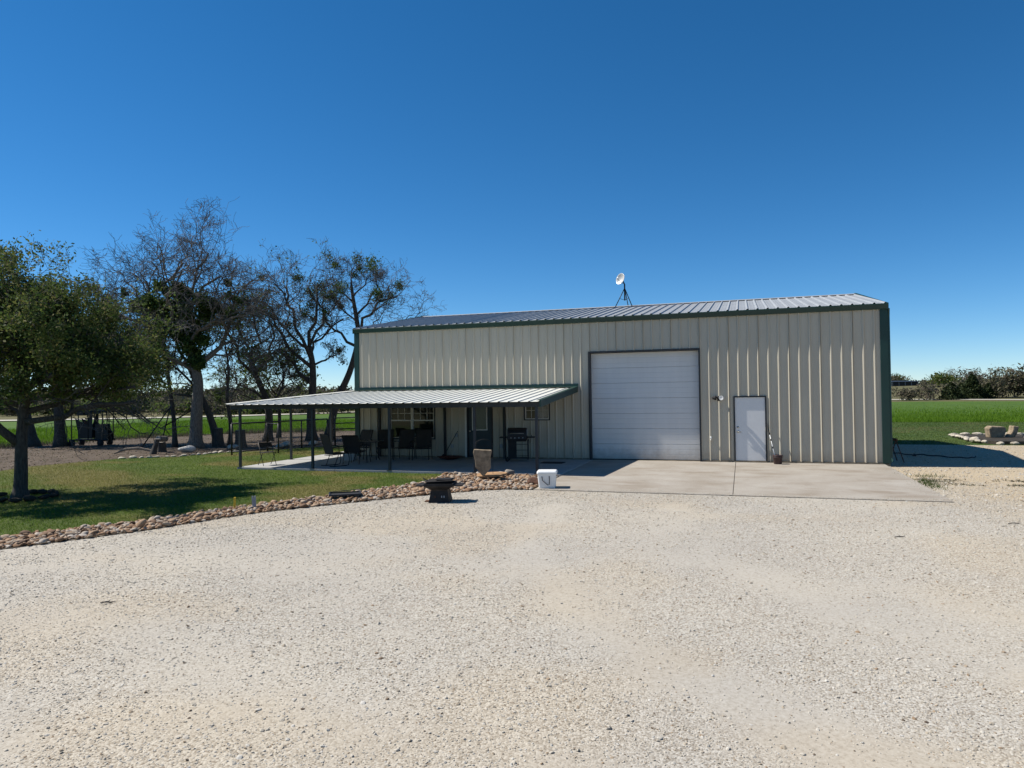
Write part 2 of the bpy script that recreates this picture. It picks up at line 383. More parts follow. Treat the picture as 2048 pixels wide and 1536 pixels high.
def sheet(name, poly, z, mt, res=None, attr=None, zf=None):
    """A flat (or gently uneven) polygon laid as a grid of small faces when res is given."""
    bm = bmesh.new(); bm.faces.new([bm.verts.new((x, y, z)) for x, y in poly])
    if res:
        xs = [q[0] for q in poly]; ys = [q[1] for q in poly]
        for ax, lo, hi in ((0, min(xs), max(xs)), (1, min(ys), max(ys))):
            k = lo + res
            while k < hi:
                co = [0, 0, 0]; co[ax] = k; no = [0, 0, 0]; no[ax] = 1
                bmesh.ops.bisect_plane(bm, geom=bm.verts[:] + bm.edges[:] + bm.faces[:], plane_co=co, plane_no=no, dist=1e-5); k += res
    if zf:
        for v in bm.verts: v.co.z = z + zf(v.co.x, v.co.y)
    me = bpy.data.meshes.new(name); bmesh.ops.triangulate(bm, faces=[f for f in bm.faces if len(f.verts) > 4]); bmesh.ops.recalc_face_normals(bm, faces=bm.faces)
    if sum(f.normal.z for f in bm.faces) < 0: bmesh.ops.reverse_faces(bm, faces=bm.faces)
    bm.to_mesh(me); bm.free(); me.materials.append(mt)
    if attr:
        co = np.empty(len(me.vertices) * 3, np.float32); me.vertices.foreach_get('co', co); co = co.reshape(-1, 3)
        for an, fn in attr.items():
            a = me.attributes.new(an, 'FLOAT', 'POINT'); a.data.foreach_set('value', np.asarray(fn(co[:, 0], co[:, 1]), np.float32))
    o = bpy.data.objects.new(name, me); COL.objects.link(o); return tag(o, kind='structure')

# gravel: patches of fine dust where wheels have run
def fine_mask(x, y):
    # streaks run the way cars turn in towards the roller door
    u = x * .80 + y * .60; v = -x * .60 + y * .80
    n1 = fbm(u / 5.2 + .3 * np.sin(v / 4), v / 1.6, 11, 4); n2 = fbm(x / .9, y / .9, 5, 3)
    return .85 * sstep(.42, .66, n1 + .34 * (n2 - .5))
TRACKS = [[(10.4, -9.5), (10.5, -12), (11.2, -14.6), (12.07, -15.7), (12.74, -17.0), (13.44, -17.7), (14.12, -18.4), (15.2, -19.2), (17.5, -20.4)], [(12.7, -9.0), (12.9, -11.8), (13.5, -13.7), (14.45, -14.6), (15.13, -15.8), (15.65, -16.6), (16.24, -17.1), (18.5, -18.3)], [(6.5, -14.8), (8.2, -14.2), (10.2, -14.6), (12.6, -15.8)], [(5.0, -18.5), (8.2, -18.1), (10.3, -19.2), (12.6, -19.6), (14.5, -20.2)]]
def track_dist(x, y, tr):
    P = np.array(tr, float); best = np.full(np.shape(x), 9.0)
    for (x0, y0), (x1, y1) in zip(P[:-1], P[1:]):
        dx, dy = x1 - x0, y1 - y0; t = np.clip(((x - x0) * dx + (y - y0) * dy) / (dx * dx + dy * dy), 0, 1); best = np.minimum(best, np.hypot(x - x0 - t * dx, y - y0 - t * dy))
    return best
def fine_mask(x, y):
    x = np.asarray(x, float); y = np.asarray(y, float)
    n1 = fbm(x / 2.6, y / 2.6, 11, 4); n2 = fbm(x / .6, y / .6, 5, 3); n3 = fbm(x / .17, y / .17, 6, 2); f = .62 * sstep(.52, .74, n1 + .3 * (n2 - .5))
    for i, tr in enumerate(TRACKS):
        d = track_dist(x, y, tr) + .55 * (n2 - .5); f = np.maximum(f, (.97, .97, .6, .5)[i] * sstep(.62, .12, d) * sstep(.28, .5, fbm(x / 1.1, y / 1.1, 50 + i, 2) + .1))
    return np.clip(f * (.75 + .5 * n3), 0, 1)
def warm_mask(x, y):
    return np.clip(sstep(16.5, 20, x + .25 * (y + 5)) * sstep(-15, -5, y) + .35 * sstep(.5, .7, fbm(x / 2.5, y / 2.5, 31, 3)) + .7 * sstep(1.0, .2, np.abs(np.hypot((x - 3.2) / 1.0, 0) * 0 + (y + 8.0))) * sstep(9, 10.5, x) * 0, 0, 1)

EDGE_OUT = [(-1.2, -26.0), (0.3, -21.0), (1.7, -18.2), (2.95, -15.8), (3.98, -13.9), (4.65, -11.95), (5.84, -10.2), (6.95, -8.75), (7.9, -7.75), (8.5, -7.4), (9.2, -7.35)]
EDGE_IN = [(-2.2, -25.6), (-.6, -20.4), (.85, -17.6), (2.02, -15.14), (3.2, -13.14), (3.94, -11.3), (5.0, -9.2), (5.75, -7.4), (6.0, -6.3), (5.75, -4.62)]
gravel_poly = EDGE_OUT + [(9.2, -7.3), (18.2, -7.3), (18.2, .0), (18.35, .2), (18.35, 9.9), (23.4, 9.6), (45, 10.2), (60, -26), (48, -40), (-6, -40)]
gz = lambda x, y: float(.016 * (fbm(x / 2.2, y / 2.2, 21, 3) - .5))
gravel = sheet('gravel_yard', gravel_poly, -.075, M['gravel'], .22, {'fine': fine_mask, 'warm': warm_mask}, gz)

lawn_poly = [(-2.2, -25.6), (-.6, -20.4), (.85, -17.6), (2.02, -15.14), (3.2, -13.14), (3.94, -11.3), (5.0, -9.2), (5.75, -7.4), (6.0, -6.3), (5.75, -4.62), (-1.9, -4.62), (-1.9, 4.2), (0, 4.2), (0, 6.0), (-4.4, 6.0), (-5.6, 3.6), (-6.6, 1.7), (-7.25, 1.3), (-7.75, -.9), (-9.5, -2.1), (-10.2, -5.5), (-9.4, -7.2), (-10, -12), (-14, -26)]
def dry_mask(x, y):
    band = np.exp(-((y + 8.9 + .45 * (x + 2)) / 1.5) ** 2) * .55
    return np.clip(band * sstep(2.4, -.5, x) + .95 * sstep(.50, .70, fbm(x / 1.9, y / 1.1, 41, 4)) * sstep(-13.5, -11.0, y + .2 * x) + .85 * sstep(.9, .1, np.abs(y + 9.0 - 1.05 * (x - 5.0) + 1.1)) * sstep(3.4, 4.4, x), 0, .58)
lawn = sheet('lawn', lawn_poly, -.06, M['lawn'], .5, {'dry': dry_mask})

dirt_poly = [(-26, -26), (-14, -26), (-10, -12), (0, -12), (0, 21), (-12, 20.2), (-19.7, 16.2), (-22.6, 10.5), (-23.0, 2.4), (-30, -14)]
dirt = sheet('dirt_ground', dirt_poly, -.115, M['dirt'], 1.0, None, lambda x, y: float(.05 * (fbm(x / 1.3, y / 1.3, 61, 4) - .5)))
ROAD_L = [(-150, 8), (-110, 22), (-73.6, 40.0), (-61.8, 47.5), (-52.7, 56.0), (-43, 71), (-32, 95), (-15, 125), (20, 145), (52, 148), (66, 131), (90, 118), (140, 105)]
field_poly = [(-26, -26), (-30, -14), (-23.0, 2.4), (-22.6, 10.5), (-19.7, 16.2), (-12, 20.2), (0, 21), (18.5, 33), (45, 32.5), (90, 30)] + [(125, 103), (88, 114), (64, 127), (50, 143.5), (20, 141), (-13, 121.5), (-29, 92.5), (-40, 69), (-50, 54), (-60, 45), (-72, 37.5), (-108, 19.5), (-148, 5), (-120, -26)]
field = sheet('crop_field', field_poly, -.10, M['field'], None)
rg = sheet('side_lawn', [(18.35, 9.9), (23.4, 9.6), (45, 10.2), (70, 12), (90, 30), (45, 32.5), (18.5, 33), (0, 21), (0, 12.3), (18.35, 12.3)], -.085, M['grass_right'], 2.0)

def strip(name, pts, w, mt, zoff):
    P = np.array(pts, float); Q = []
    for i in range(len(P) - 1):
        for t in np.linspace(0, 1, 8, endpoint=False): Q.append(P[i] * (1 - t) + P[i + 1] * t)
    Q.append(P[-1]); Q = np.array(Q)
    for _ in range(6): Q[1:-1] = (Q[:-2] + Q[1:-1] * 2 + Q[2:]) / 4
    T = np.gradient(Q, axis=0); T /= np.linalg.norm(T, axis=1, keepdims=True); N = np.stack([-T[:, 1], T[:, 0]], 1)
    A = Q + N * w / 2; B = Q - N * w / 2; V = np.concatenate([A, B]); z = np.maximum(terrain(V[:, 0], V[:, 1]), -.14) + zoff
    n = len(Q); i = np.arange(n - 1); o = mesh_np(name, np.column_stack([V, z]), np.stack([i + n, i + 1 + n, i + 1, i], 1), mt); return tag(o, kind='structure')
strip('dirt_road', ROAD_L, 4.2, M['caliche'], .10)

# concrete
def slab(name, x0, y0, x1, y1, ztop, mt, joint=None, ztf=None):
    root = bpy.data.objects.new(name, None); COL.objects.link(root); tag(root, kind='structure')
    xs = [x0] + (joint or []) + [x1]
    for a, b in zip(xs[:-1], xs[1:]):
        g_ = .006
        m_ = MB(); zf_ = ztf if ztf is not None else ztop
        m_.add([(a + g_, y0, -.3), (b - g_, y0, -.3), (b - g_, y1, -.3), (a + g_, y1, -.3), (a + g_, y0, zf_), (b - g_, y0, zf_), (b - g_, y1, ztop), (a + g_, y1, ztop)],
               [(0, 3, 2, 1), (4, 5, 6, 7), (0, 1, 5, 4), (1, 2, 6, 5), (2, 3, 7, 6), (3, 0, 4, 7)]).build('concrete_slab', mt, root, bevel=.008)
    return root
slab('patio', -1.82, -4.565, 9.2, -.02, 0.0, M['patio'], [1.9, 5.6])
slab('side_patio', -1.82, -.015, -.06, 4.1, 0.0, M['patio'])
slab('driveway_apron', 9.21, -7.32, 18.2, -.02, -.005, M['apron'], [13.87], -.055)

# ------------------------------------------------------------------ the metal building
L, Wd, EH, RH = 18.288, 12.19, 4.88, 5.95
bld = thing('metal_building', 'long beige ribbed metal building with green trim and grey metal roof', 'building')
RP, RHT = .3048, .038
def profile(x0, x1, off=0.0, ribw=.088, ribt=.030, h=RHT, minor=True):
    """points (s, depth) of the ribbed sheet between x0 and x1; depth is outwards"""
    pts = [(x0, 0.0)]; k = math.floor((x0 - off) / RP) - 1
    while True:
        c = off + k * RP
        if c > x1 + RP: break
        cand = [(c - ribw / 2, 0), (c - ribw * .23, h * .74), (c - ribw * .02, h), (c + ribt / 2, h), (c + ribw / 2, 0)]
        if minor:
            for q in (.098, .205): cand += [(c + q - .014, 0), (c + q - .006, .004), (c + q + .006, .004), (c + q + .014, 0)]
        for q in cand:
            if x0 + 1e-4 < q[0] < x1 - 1e-4: pts.append(q)
        k += 1
    pts.append((x1, 0.0)); return pts

OPEN = [(9.12, 12.78, -.1, 3.68), (13.83, 14.83, -.1, 2.12), (1.42, 3.30, .66, 2.06), (4.56, 5.56, -.1, 2.14), (6.74, 7.70, 1.35, 2.07)]
def wall_panel(x0, x1, z0, z1, ybase=-.02):
    pr = profile(x0, x1, .29)
    xs = sorted({q for o in OPEN for q in o[:2] if x0 < q < x1})
    for q in xs:
        for i in range(len(pr) - 1):
            if pr[i][0] < q < pr[i + 1][0]:
                t = (q - pr[i][0]) / (pr[i + 1][0] - pr[i][0]); pr.insert(i + 1, (q, pr[i][1] * (1 - t) + pr[i + 1][1] * t)); break
    m_ = MB()
    for (a, da), (b, db) in zip(pr[:-1], pr[1:]):
        mid = (a + b) / 2; zz = [(z0, z1)]
        for o in OPEN:
            if o[0] < mid < o[1]:
                nz = []
                for (p, q) in zz:
                    if o[2] > p: nz.append((p, min(q, o[2])))
                    if o[3] < q: nz.append((max(p, o[3]), q))
                zz = nz
        for p, q in zz:
            if q - p > .01: m_.add([(a, ybase - da, p), (b, ybase - db, p), (b, ybase - db, q), (a, ybase - da, q)], [(0, 1, 2, 3)])
    return m_
npan = 20
for i in range(npan):
    a = i * L / npan; b = (i + 1) * L / npan
    wall_panel(a, b, .03, EH - .02).build('wall_panel', M['wall_sheet'], bld, fix=False)
# side and back walls, sheet by sheet
def sheet_side(x, sgn):
    n = 13
    for i in range(n):
        a = i * Wd / n; b = (i + 1) * Wd / n; m_ = MB(); pr = profile(a, b, .29, minor=False)
        zt = lambda y: EH + (RH - EH) * (1 - abs(y - Wd / 2) / (Wd / 2)) - .03
        for (p, dp), (q, dq) in zip(pr[:-1], pr[1:]):
            m_.add([(x + sgn * (.0 + dp), p, .03), (x + sgn * (.0 + dq), q, .03), (x + sgn * dq, q, zt(q)), (x + sgn * dp, p, zt(p))], [(0, 1, 2, 3) if sgn > 0 else (3, 2, 1, 0)])
        m_.build('wall_panel', M['wall_sheet'], bld, fix=False)
sheet_side(0, -1); sheet_side(L, 1)
bk = MB(); pr = profile(0, L, .29, minor=False)
for (p, dp), (q, dq) in zip(pr[:-1], pr[1:]): bk.add([(p, Wd + dp, .03), (q, Wd + dq, .03), (q, Wd + dq, EH), (p, Wd + dp, EH)], [(3, 2, 1, 0)])
bk.build('back_wall', M['wall_sheet'], bld, fix=False)
fd = MB()
fd.box(0.0, -.015, -.4, 9.12, Wd, .028); fd.box(9.12, -.014, -.4, 12.78, Wd, -.004); fd.box(12.78, -.015, -.4, L + .02, Wd, .028)
fd.build('foundation', M['foundation'], bld)
# roof sheets
for side in (0, 1):
    for i in range(npan):
        a = -.03 + i * (L + .06) / npan; b = -.03 + (i + 1) * (L + .06) / npan; m_ = MB(); pr = profile(a, b, .29, minor=True)
        for (p, dp), (q, dq) in zip(pr[:-1], pr[1:]):
            y0 = -.15 if side == 0 else Wd + .15; y1 = Wd / 2; sl = (RH - EH) / (Wd / 2); z0 = EH + .024 - .15 * sl
            m_.add([(p, y0, z0 + dp), (q, y0, z0 + dq), (q, y1, RH + dq), (p, y1, RH + dp)], [(0, 1, 2, 3) if side == 0 else (3, 2, 1, 0)])
        m_.build('roof_panel', M['galv'], bld, fix=False)
sl = (RH - EH) / (Wd / 2)
MB().prism([(Wd / 2 - .22, RH - .22 * sl + .036), (Wd / 2, RH + .055), (Wd / 2 + .22, RH - .22 * sl + .036), (Wd / 2, RH + .045)], -.06, L + .06, 'x').build('ridge_cap', M['galv'], bld)
# eave gutter, rake and corner trim
def gutter(y0, sg, z):
    return [(y0, z), (y0 - sg * .138, z + .0), (y0 - sg * .145, z - .02), (y0 - sg * .115, z - .155), (y0, z - .165)]
MB().prism(gutter(-.016, 1, EH - .006), -.06, L + .06, 'x').build('eave_trim', M['green_trim'], bld)
MB().prism(gutter(Wd + .04, -1, EH - .006), -.06, L + .06, 'x').build('eave_trim', M['green_trim'], bld)
for x, s in ((0, -1), (L, 1)):
    xa, xb = (x - .075, x - .004) if s < 0 else (x + .004, x + .075)
    for ya, yb in ((-.13, Wd / 2), (Wd + .13, Wd / 2)):
        za = EH - .12 * sl - .005; zb = RH + .03
        m_ = MB(); m_.add([(xa, ya, za - .16), (xb, ya, za - .16), (xb, ya, za + .04), (xa, ya, za + .04), (xa, yb, zb - .16), (xb, yb, zb - .16), (xb, yb, zb + .04), (xa, yb, zb + .04)],
              [(0, 1, 2, 3), (7, 6, 5, 4), (0, 4, 5, 1), (1, 5, 6, 2), (2, 6, 7, 3), (3, 7, 4, 0)]); m_.build('rake_trim', M['green_trim'], bld)
    cx0, cx1 = (-.05, .15) if s < 0 else (L - .16, L + .06)
    MB().box(cx0, -.062, .02, cx1, .1, EH - .11).build('corner_trim', M['green_trim'], bld, bevel=.006)
    MB().box(cx0, Wd - .1, .02, cx1, Wd + .06, EH - .11).build('corner_trim', M['green_trim'], bld, bevel=.006)
# downspout at the right corner
MB().tube([(L + .085, -.07, EH - .15), (L + .085, -.03, EH - .4), (L + .085, -.03, .2), (L + .10, -.08, .08)], .03, 8).build('downspout', M['green_trim'], bld)
# base trim
def base_trim(a, b): MB().box(a, -.052, .0, b, -.018, .05).build('base_trim', M['foundation'], bld)
base_trim(.12, 4.5); base_trim(5.62, 9.05); base_trim(12.85, 13.76); base_trim(14.9, L - .12)
MB().box(12.80, -.046, -.22, L + .045, -.016, .001).build('grade_beam', M['foundation'], bld)

def frame(x0, x1, z0, z1, w, mt, y0, y1, name, parent, sill=True):
    m_ = MB(); m_.box(x0 - w, y0, z0, x0, y1, z1 + w); m_.box(x1, y0, z0, x1 + w, y1, z1 + w); m_.box(x0, y0 + .002, z1, x1, y1, z1 + w)
    if sill: m_.box(x0, y0 + .002, z0 - w, x1, y1, z0 - .001); m_.box(x0 - w, y0 + .002, z0 - w, x0, y1, z0 - .001); m_.box(x1, y0 + .002, z0 - w, x1 + w, y1, z0 - .001)
    return m_.build(name, mt, parent)

# overhead door: seven ribbed sections
od = bpy.data.objects.new('overhead_door', None); COL.objects.link(od); od.parent = bld; od['label'] = 'tall white sectional overhead door with dark frame'
frame(9.14, 12.76, 0.0, 3.66, .055, M['dark_steel'], -.066, .24, 'door_frame', od, False)
nsec = 7; sh = 3.64 / nsec
for i in range(nsec):
    z0 = .015 + i * sh; pts = []
    for k in range(3):
        a = z0 + k * sh / 3; b = a + sh / 3
        e = .012 if k else .016; pts += [(a + .002, -.016 + (e if k == 0 else .005)), (a + .008, -.016), (b - .008, -.016), (b - .002, -.016 + (.005 if k < 2 else e))]
    m_ = MB(); n_ = len(pts); vv = []
    for x in (9.142, 12.758):
        vv += [(x, .205 + d, z) for z, d in pts]
    m_.add(vv, [(j, n_ + j, n_ + j + 1, j + 1) for j in range(n_ - 1)])
    m_.add([(9.142, .208, z0), (12.758, .208, z0), (12.758, .208, z0 + sh), (9.142, .208, z0 + sh)], [(0, 1, 2, 3)])
    m_.build('door_section', M['door_white'], od, fix=False)
MB().box(9.145, .18, -.004, 12.755, .215, .022).build('bottom_seal', M['black_rubber'], od)

# walk door on the right
wd = bpy.data.objects.new('walk_door', None); COL.objects.link(wd); wd.parent = bld; wd['label'] = 'plain white steel walk door with lever and deadbolt'
frame(13.87, 14.79, .03, 2.08, .042, M['dark_steel'], -.06, .10, 'door_frame', wd, False)
MB().box(13.872, -.02, .045, 14.788, .025, 2.078).build('door_leaf', M['white_paint'], wd, bevel=.004)
MB().box(13.83, -.075, .0, 14.83, .05, .035).build('threshold', M['foundation'], wd)
h_ = MB(); h_.tube([(13.955, -.02, .97), (13.955, -.032, .97)], .034, 16); h_.tube([(13.955, -.03, .97), (13.955, -.065, .97), (13.985, -.07, .972), (14.055, -.068, .962)], .009, 8); h_.build('lever_handle', M['brass'], wd, True)
h_ = MB(); h_.tube([(13.955, -.02, 1.12), (13.955, -.038, 1.12)], .03, 16); h_.tube([(13.955, -.038, 1.12), (13.955, -.05, 1.12)], .012, 8); h_.build('deadbolt', M['brass'], wd, True)
for z in (.3, 1.05, 1.8): MB().tube([(14.79, -.026, z - .05), (14.79, -.026, z + .05)], .008, 8).build('hinge', M['brass'], wd)

# double window
wi = bpy.data.objects.new('double_window', None); COL.objects.link(wi); wi.parent = bld; wi['label'] = 'wide double window with white frame and dark screens'
frame(1.45, 3.27, .70, 2.03, .04, M['dark_steel'], -.06, .06, 'window_trim', wi)
for (a, b) in ((1.452, 2.345), (2.375, 3.268)):
    sash = bpy.data.objects.new('window_unit', None); COL.objects.link(sash); sash.parent = wi
    frame(a + .035, b - .035, .737, 1.995, .033, M['vinyl'], -.03, .03, 'sash_frame', sash)
    MB().box(a + .037, -.036, 1.34, b - .037, .02, 1.385).build('meeting_rail', M['vinyl'], sash)
    MB().box(a + .036, .004, .739, b - .036, .010, 1.338).build('pane', M['glass'], sash)
    MB().box(a + .036, .014, 1.387, b - .036, .020, 1.993).build('pane', M['glass'], sash)
    w_ = (b - a - .07) / 3
    for k in (1, 2): MB().box(a + .035 + w_ * k - .008, .002, 1.386, a + .035 + w_ * k + .008, .013, 1.994).build('muntin', M['vinyl'], sash)
    MB().box(a + .036, .002, 1.62, b - .036, .0125, 1.636).build('muntin', M['vinyl'], sash)
MB().box(2.347, -.04, .70, 2.373, .04, 2.03).build('mullion', M['vinyl'], wi)
# small slider
ws = bpy.data.objects.new('small_window', None); COL.objects.link(ws); ws.parent = bld; ws['label'] = 'small sliding window with white frame, blinds in its right half'
frame(6.78, 7.66, 1.39, 2.03, .036, M['dark_steel'], -.06, .06, 'window_trim', ws)
frame(6.815, 7.625, 1.424, 1.996, .032, M['vinyl'], -.03, .03, 'sash_frame', ws)
MB().box(7.205, -.034, 1.426, 7.235, .03, 1.994).build('meeting_rail', M['vinyl'], ws)
for a, b in ((6.817, 7.203), (7.237, 7.623)):
    MB().box(a, .006, 1.426, b, .012, 1.994).build('pane', M['glass'], ws)
    MB().box((a + b) / 2 - .007, -.002, 1.426, (a + b) / 2 + .007, .005, 1.994).build('muntin', M['vinyl'], ws)
    MB().box(a, -.001, 1.70, b, .0045, 1.714).build('muntin', M['vinyl'], ws)
m_ = MB()
for k in range(15): m_.add([(7.245, -.006, 1.44 + k * .037), (7.615, -.006, 1.44 + k * .037), (7.615, -.003, 1.452 + k * .037), (7.245, -.003, 1.452 + k * .037)], [(0, 1, 2, 3)])
m_.build('blind', M['vinyl'], ws)
# front door
fdo = bpy.data.objects.new('front_door', None); COL.objects.link(fdo); fdo.parent = bld; fdo['label'] = 'dark teal front door with etched half glass'
frame(4.62, 5.50, .02, 2.09, .05, M['dark_steel'], -.07, .08, 'door_frame', fdo, False)
MB().box(4.50, -.085, .0, 4.565, -.02, 2.14).build('side_casing', M['vinyl'], fdo)
MB().box(4.622, -.022, .035, 5.498, .02, 2.088).build('door_leaf', M['teal_door'], fdo, bevel=.004)
gl = frame(4.80, 5.32, 1.03, 1.93, .035, M['vinyl'], -.04, -.0222, 'glass_frame', fdo)
MB().box(4.801, -.034, 1.031, 5.319, -.0225, 1.929).build('pane', M['glass_door'], fdo)
h_ = MB(); h_.lathe([(.0, 0), (.018, .0), (.02, .02), (.034, .035), (.03, .06), (0, .068)], (0, 0, 0), 14)
kn = h_.build('door_knob', M['brass'], fdo, True); kn.location = (4.69, -.022, .97); kn.rotation_euler = (math.pi / 2, 0, 0)
MB().box(4.50, -.2, .0, 5.62, -.02, .03).build('threshold', M['foundation'], fdo)
for x, z in ((3.98, .42), (5.88, .44), (4.15, .82)):
    m_ = MB(); m_.box(x - .05, -.085, z - .07, x + .05, -.02, z + .07); m_.build('outlet_box', M['grey_plastic'], bld, bevel=.006)

# ------------------------------------------------------------------ awning over the patio
aw = thing('patio_awning', 'white ribbed lean-to awning with dark steel posts along the front wall', 'awning')
AX0, AX1, AY, AZ0, AZ1 = -2.12, 8.66, -4.72, 2.06, 2.48
asl = (AZ1 - AZ0) / (-AY)
hip_y = lambda x: AY * (x / AX0) if x < 0 else 0.0
AFY = -.05
na_ = 12
for i in range(na_):
    a = AX0 + i * (AX1 - AX0) / na_; b = AX0 + (i + 1) * (AX1 - AX0) / na_; pr = profile(a, b, .12, .064, .022, .026, False)
    extra = [q for q in (0.0,) if a < q < b]
    m_ = MB()
    for (p, dp), (q, dq) in zip(pr[:-1], pr[1:]):
        y1p = min(AFY, hip_y(p)); y1q = min(AFY, hip_y(q)); z = lambda y: AZ0 + (y - AY) * asl
        m_.add([(p, AY - .02, AZ0 + dp), (q, AY - .02, AZ0 + dq), (q, y1q, z(y1q) + dq), (p, y1p, z(y1p) + dp)], [(0, 1, 2, 3)])
    m_.build('roof_panel', M['awning_sheet'], aw, fix=False)
# side wing round the left corner
YB = 3.9; ssl = (AZ1 - AZ0) / (-AX0)
for i in range(9):
    a = AY + i * (YB - AY) / 9; b = AY + (i + 1) * (YB - AY) / 9; pr = profile(a, b, .1, .064, .022, .026, False); m_ = MB()
    for (p, dp), (q, dq) in zip(pr[:-1], pr[1:]):
        hx = lambda y: -.06 if y > 0 else min(-.06, AX0 * (y / AY)); xp, xq = hx(p), hx(q); z = lambda x: AZ0 + (x - AX0) * ssl
        m_.add([(AX0 - .02, p, AZ0 + dp), (AX0 - .02, q, AZ0 + dq), (xq, q, z(xq) + dq), (xp, p, z(xp) + dp)], [(3, 2, 1, 0)])
    m_.build('roof_panel', M['awning_sheet'], aw, fix=False)
# hip cap as a folded strip
hp = MB(); A = Vector((AX0, AY - .02, AZ0 + .036)); B = Vector((-.04, -.05, AZ1 + .038)); d = (B - A).normalized(); s = d.cross(Vector((0, 0, 1))).normalized()
w_ = .13; dz1 = .010
pts_ = [A - s * w_ + Vector((0, 0, -.012)), A + Vector((0, 0, dz1)), A + s * w_ + Vector((0, 0, -.012)), B - s * w_ + Vector((0, 0, -.012)), B + Vector((0, 0, dz1)), B + s * w_ + Vector((0, 0, -.012))]
hp.add(pts_, [(0, 1, 4, 3), (1, 2, 5, 4)]); hp.build('hip_cap', M['awning_sheet'], aw)
# head flashing, end trim, beams, rafters, posts
MB().prism([(-.022, AZ1 + .14), (-.062, AZ1 + .14), (-.066, AZ1 + .055), (-.17, AZ1 + .035), (-.17, AZ1 + .03), (-.05, AZ1 + .048), (-.022, AZ1 + .048)], -.02, AX1 + .06, 'x').build('head_flashing', M['green_trim'], aw)
m_ = MB(); y0, y1 = AY - .03, -.055; za, zb = AZ0, AZ1
m_.add([(AX1 + .002, y0, za - .15), (AX1 + .05, y0, za - .15), (AX1 + .05, y0, za + .045), (AX1 - .09, y0, za + .045), (AX1 - .09, y0, za + .036), (AX1 + .002, y0, za + .036),
       (AX1 + .002, y1, zb - .15), (AX1 + .05, y1, zb - .15), (AX1 + .05, y1, zb + .045), (AX1 - .09, y1, zb + .045), (AX1 - .09, y1, zb + .036), (AX1 + .002, y1, zb + .036)],
      [(5, 4, 3, 2, 1, 0), (6, 7, 8, 9, 10, 11)] + [(i, (i + 1) % 6, (i + 1) % 6 + 6, i + 6) for i in range(6)])
m_.build('end_trim', M['green_trim'], aw)
MB().box(AX0 + .04, AY + .18, AZ0 - .15, AX1 - .005, AY + .24, AZ0 + .008).build('front_beam', M['post_steel'], aw)
MB().box(AX0 + .04, AY + .25, AZ0 - .15, AX0 + .10, YB - .05, AZ0 - .006).build('side_beam', M['post_steel'], aw)
for x in (1.06, 3.8, 6.6, 8.5):
    MB().beam((x, AY + .25, AZ0 - .05), (x, -.06, AZ1 - .065), .06, .10).build('rafter', M['post_steel'], aw)
for k in range(1, 4):
    y = AY + k * 1.12; z = AZ0 + (y - AY) * asl; MB().box(AX0 * (y / AY) + .25, y - .03, z - .012, AX1 - .01, y + .03, z - .004).build('purlin', M['post_steel'], aw)
for x, y, zt in ((-1.72, AY + .21, AZ0 - .152), (1.06, AY + .21, AZ0 - .152), (3.8, AY + .21, AZ0 - .152), (6.6, AY + .21, AZ0 - .152), (8.5, AY + .21, AZ0 - .152), (-1.72, -1.75, AZ0 - .09), (-1.72, .9, AZ0 - .09)):
    m_ = MB(); m_.box(x - .037, y - .037, .0, x + .037, y + .037, zt); p_ = m_.build('post', M['post_steel'], aw, bevel=.006)
    MB().box(x - .08, y - .08, .0, x + .08, y + .08, .008).build('base_plate', M['post_steel'], p_)
for y in (-1.75, .9): MB().box(AX0 + .105, y - .03, AZ0 - .088, -.07, y + .03, AZ0 - .02).build('rafter', M['post_steel'], aw)
for x in (1.03, 3.72, 6.02): MB().box(x - .04, -.14, .0, x + .04, -.06, AZ1 - .12).build('wall_post', M['dark_steel'], aw)

# ------------------------------------------------------------------ wall lamp, hose tap, satellite dish
wlp = thing('security_light', 'twin-head security light on the wall left of the white walk door', 'wall light', (13.36, -.05, 2.08))
MB().lathe([(.0, 0), (.05, 0), (.055, .015), (.04, .04), (0, .045)], n=16).build('back_plate', M['black_rubber'], wlp, True).rotation_euler = (math.pi / 2, 0, 0)
for sx, c in ((-1, 'black_rubber'), (1, 'white_plastic')):
    hd = MB(); hd.tube([(0, -.04, 0), (sx * .05, -.07, .01), (sx * .09, -.09, .0)], .014, 8); hd.build('arm', M['black_rubber'], wlp, True)
    lm = MB(); lm.lathe([(0, -.07), (.035, -.068), (.05, -.04), (.07, .03), (.074, .05), (.066, .048), (.0, .035)], n=18)
    q = lm.build('lamp_head', M[c], wlp, True); q.location = (sx * .115, -.12, -.005); q.rotation_euler = (math.radians(100), 0, math.radians(-20 * sx + (60 if sx < 0 else 0)))
MB().box(-.025, -.10, -.11, .045, -.05, -.05).build('sensor', M['black_rubber'], wlp, bevel=.01)
tp = thing('hose_bib', 'small hose tap on the wall between roller door and walk door', 'faucet', (13.11, -.05, .73))
h_ = MB(); h_.tube([(0, .02, 0), (0, -.05, 0), (0, -.09, -.02), (0, -.10, -.07)], .016, 10); h_.build('spout', M['brass'], tp, True)
h_ = MB(); h_.tube([(0, -.05, 0), (0, -.06, .06)], .008, 8); h_.tube([(0, -.06, .06), (0, -.065, .075)], .035, 12); h_.build('handle', M['white_plastic'], tp, True)
MB().box(-.035, -.012, -.035, .035, .0, .035).build('flange', M['vinyl'], tp)

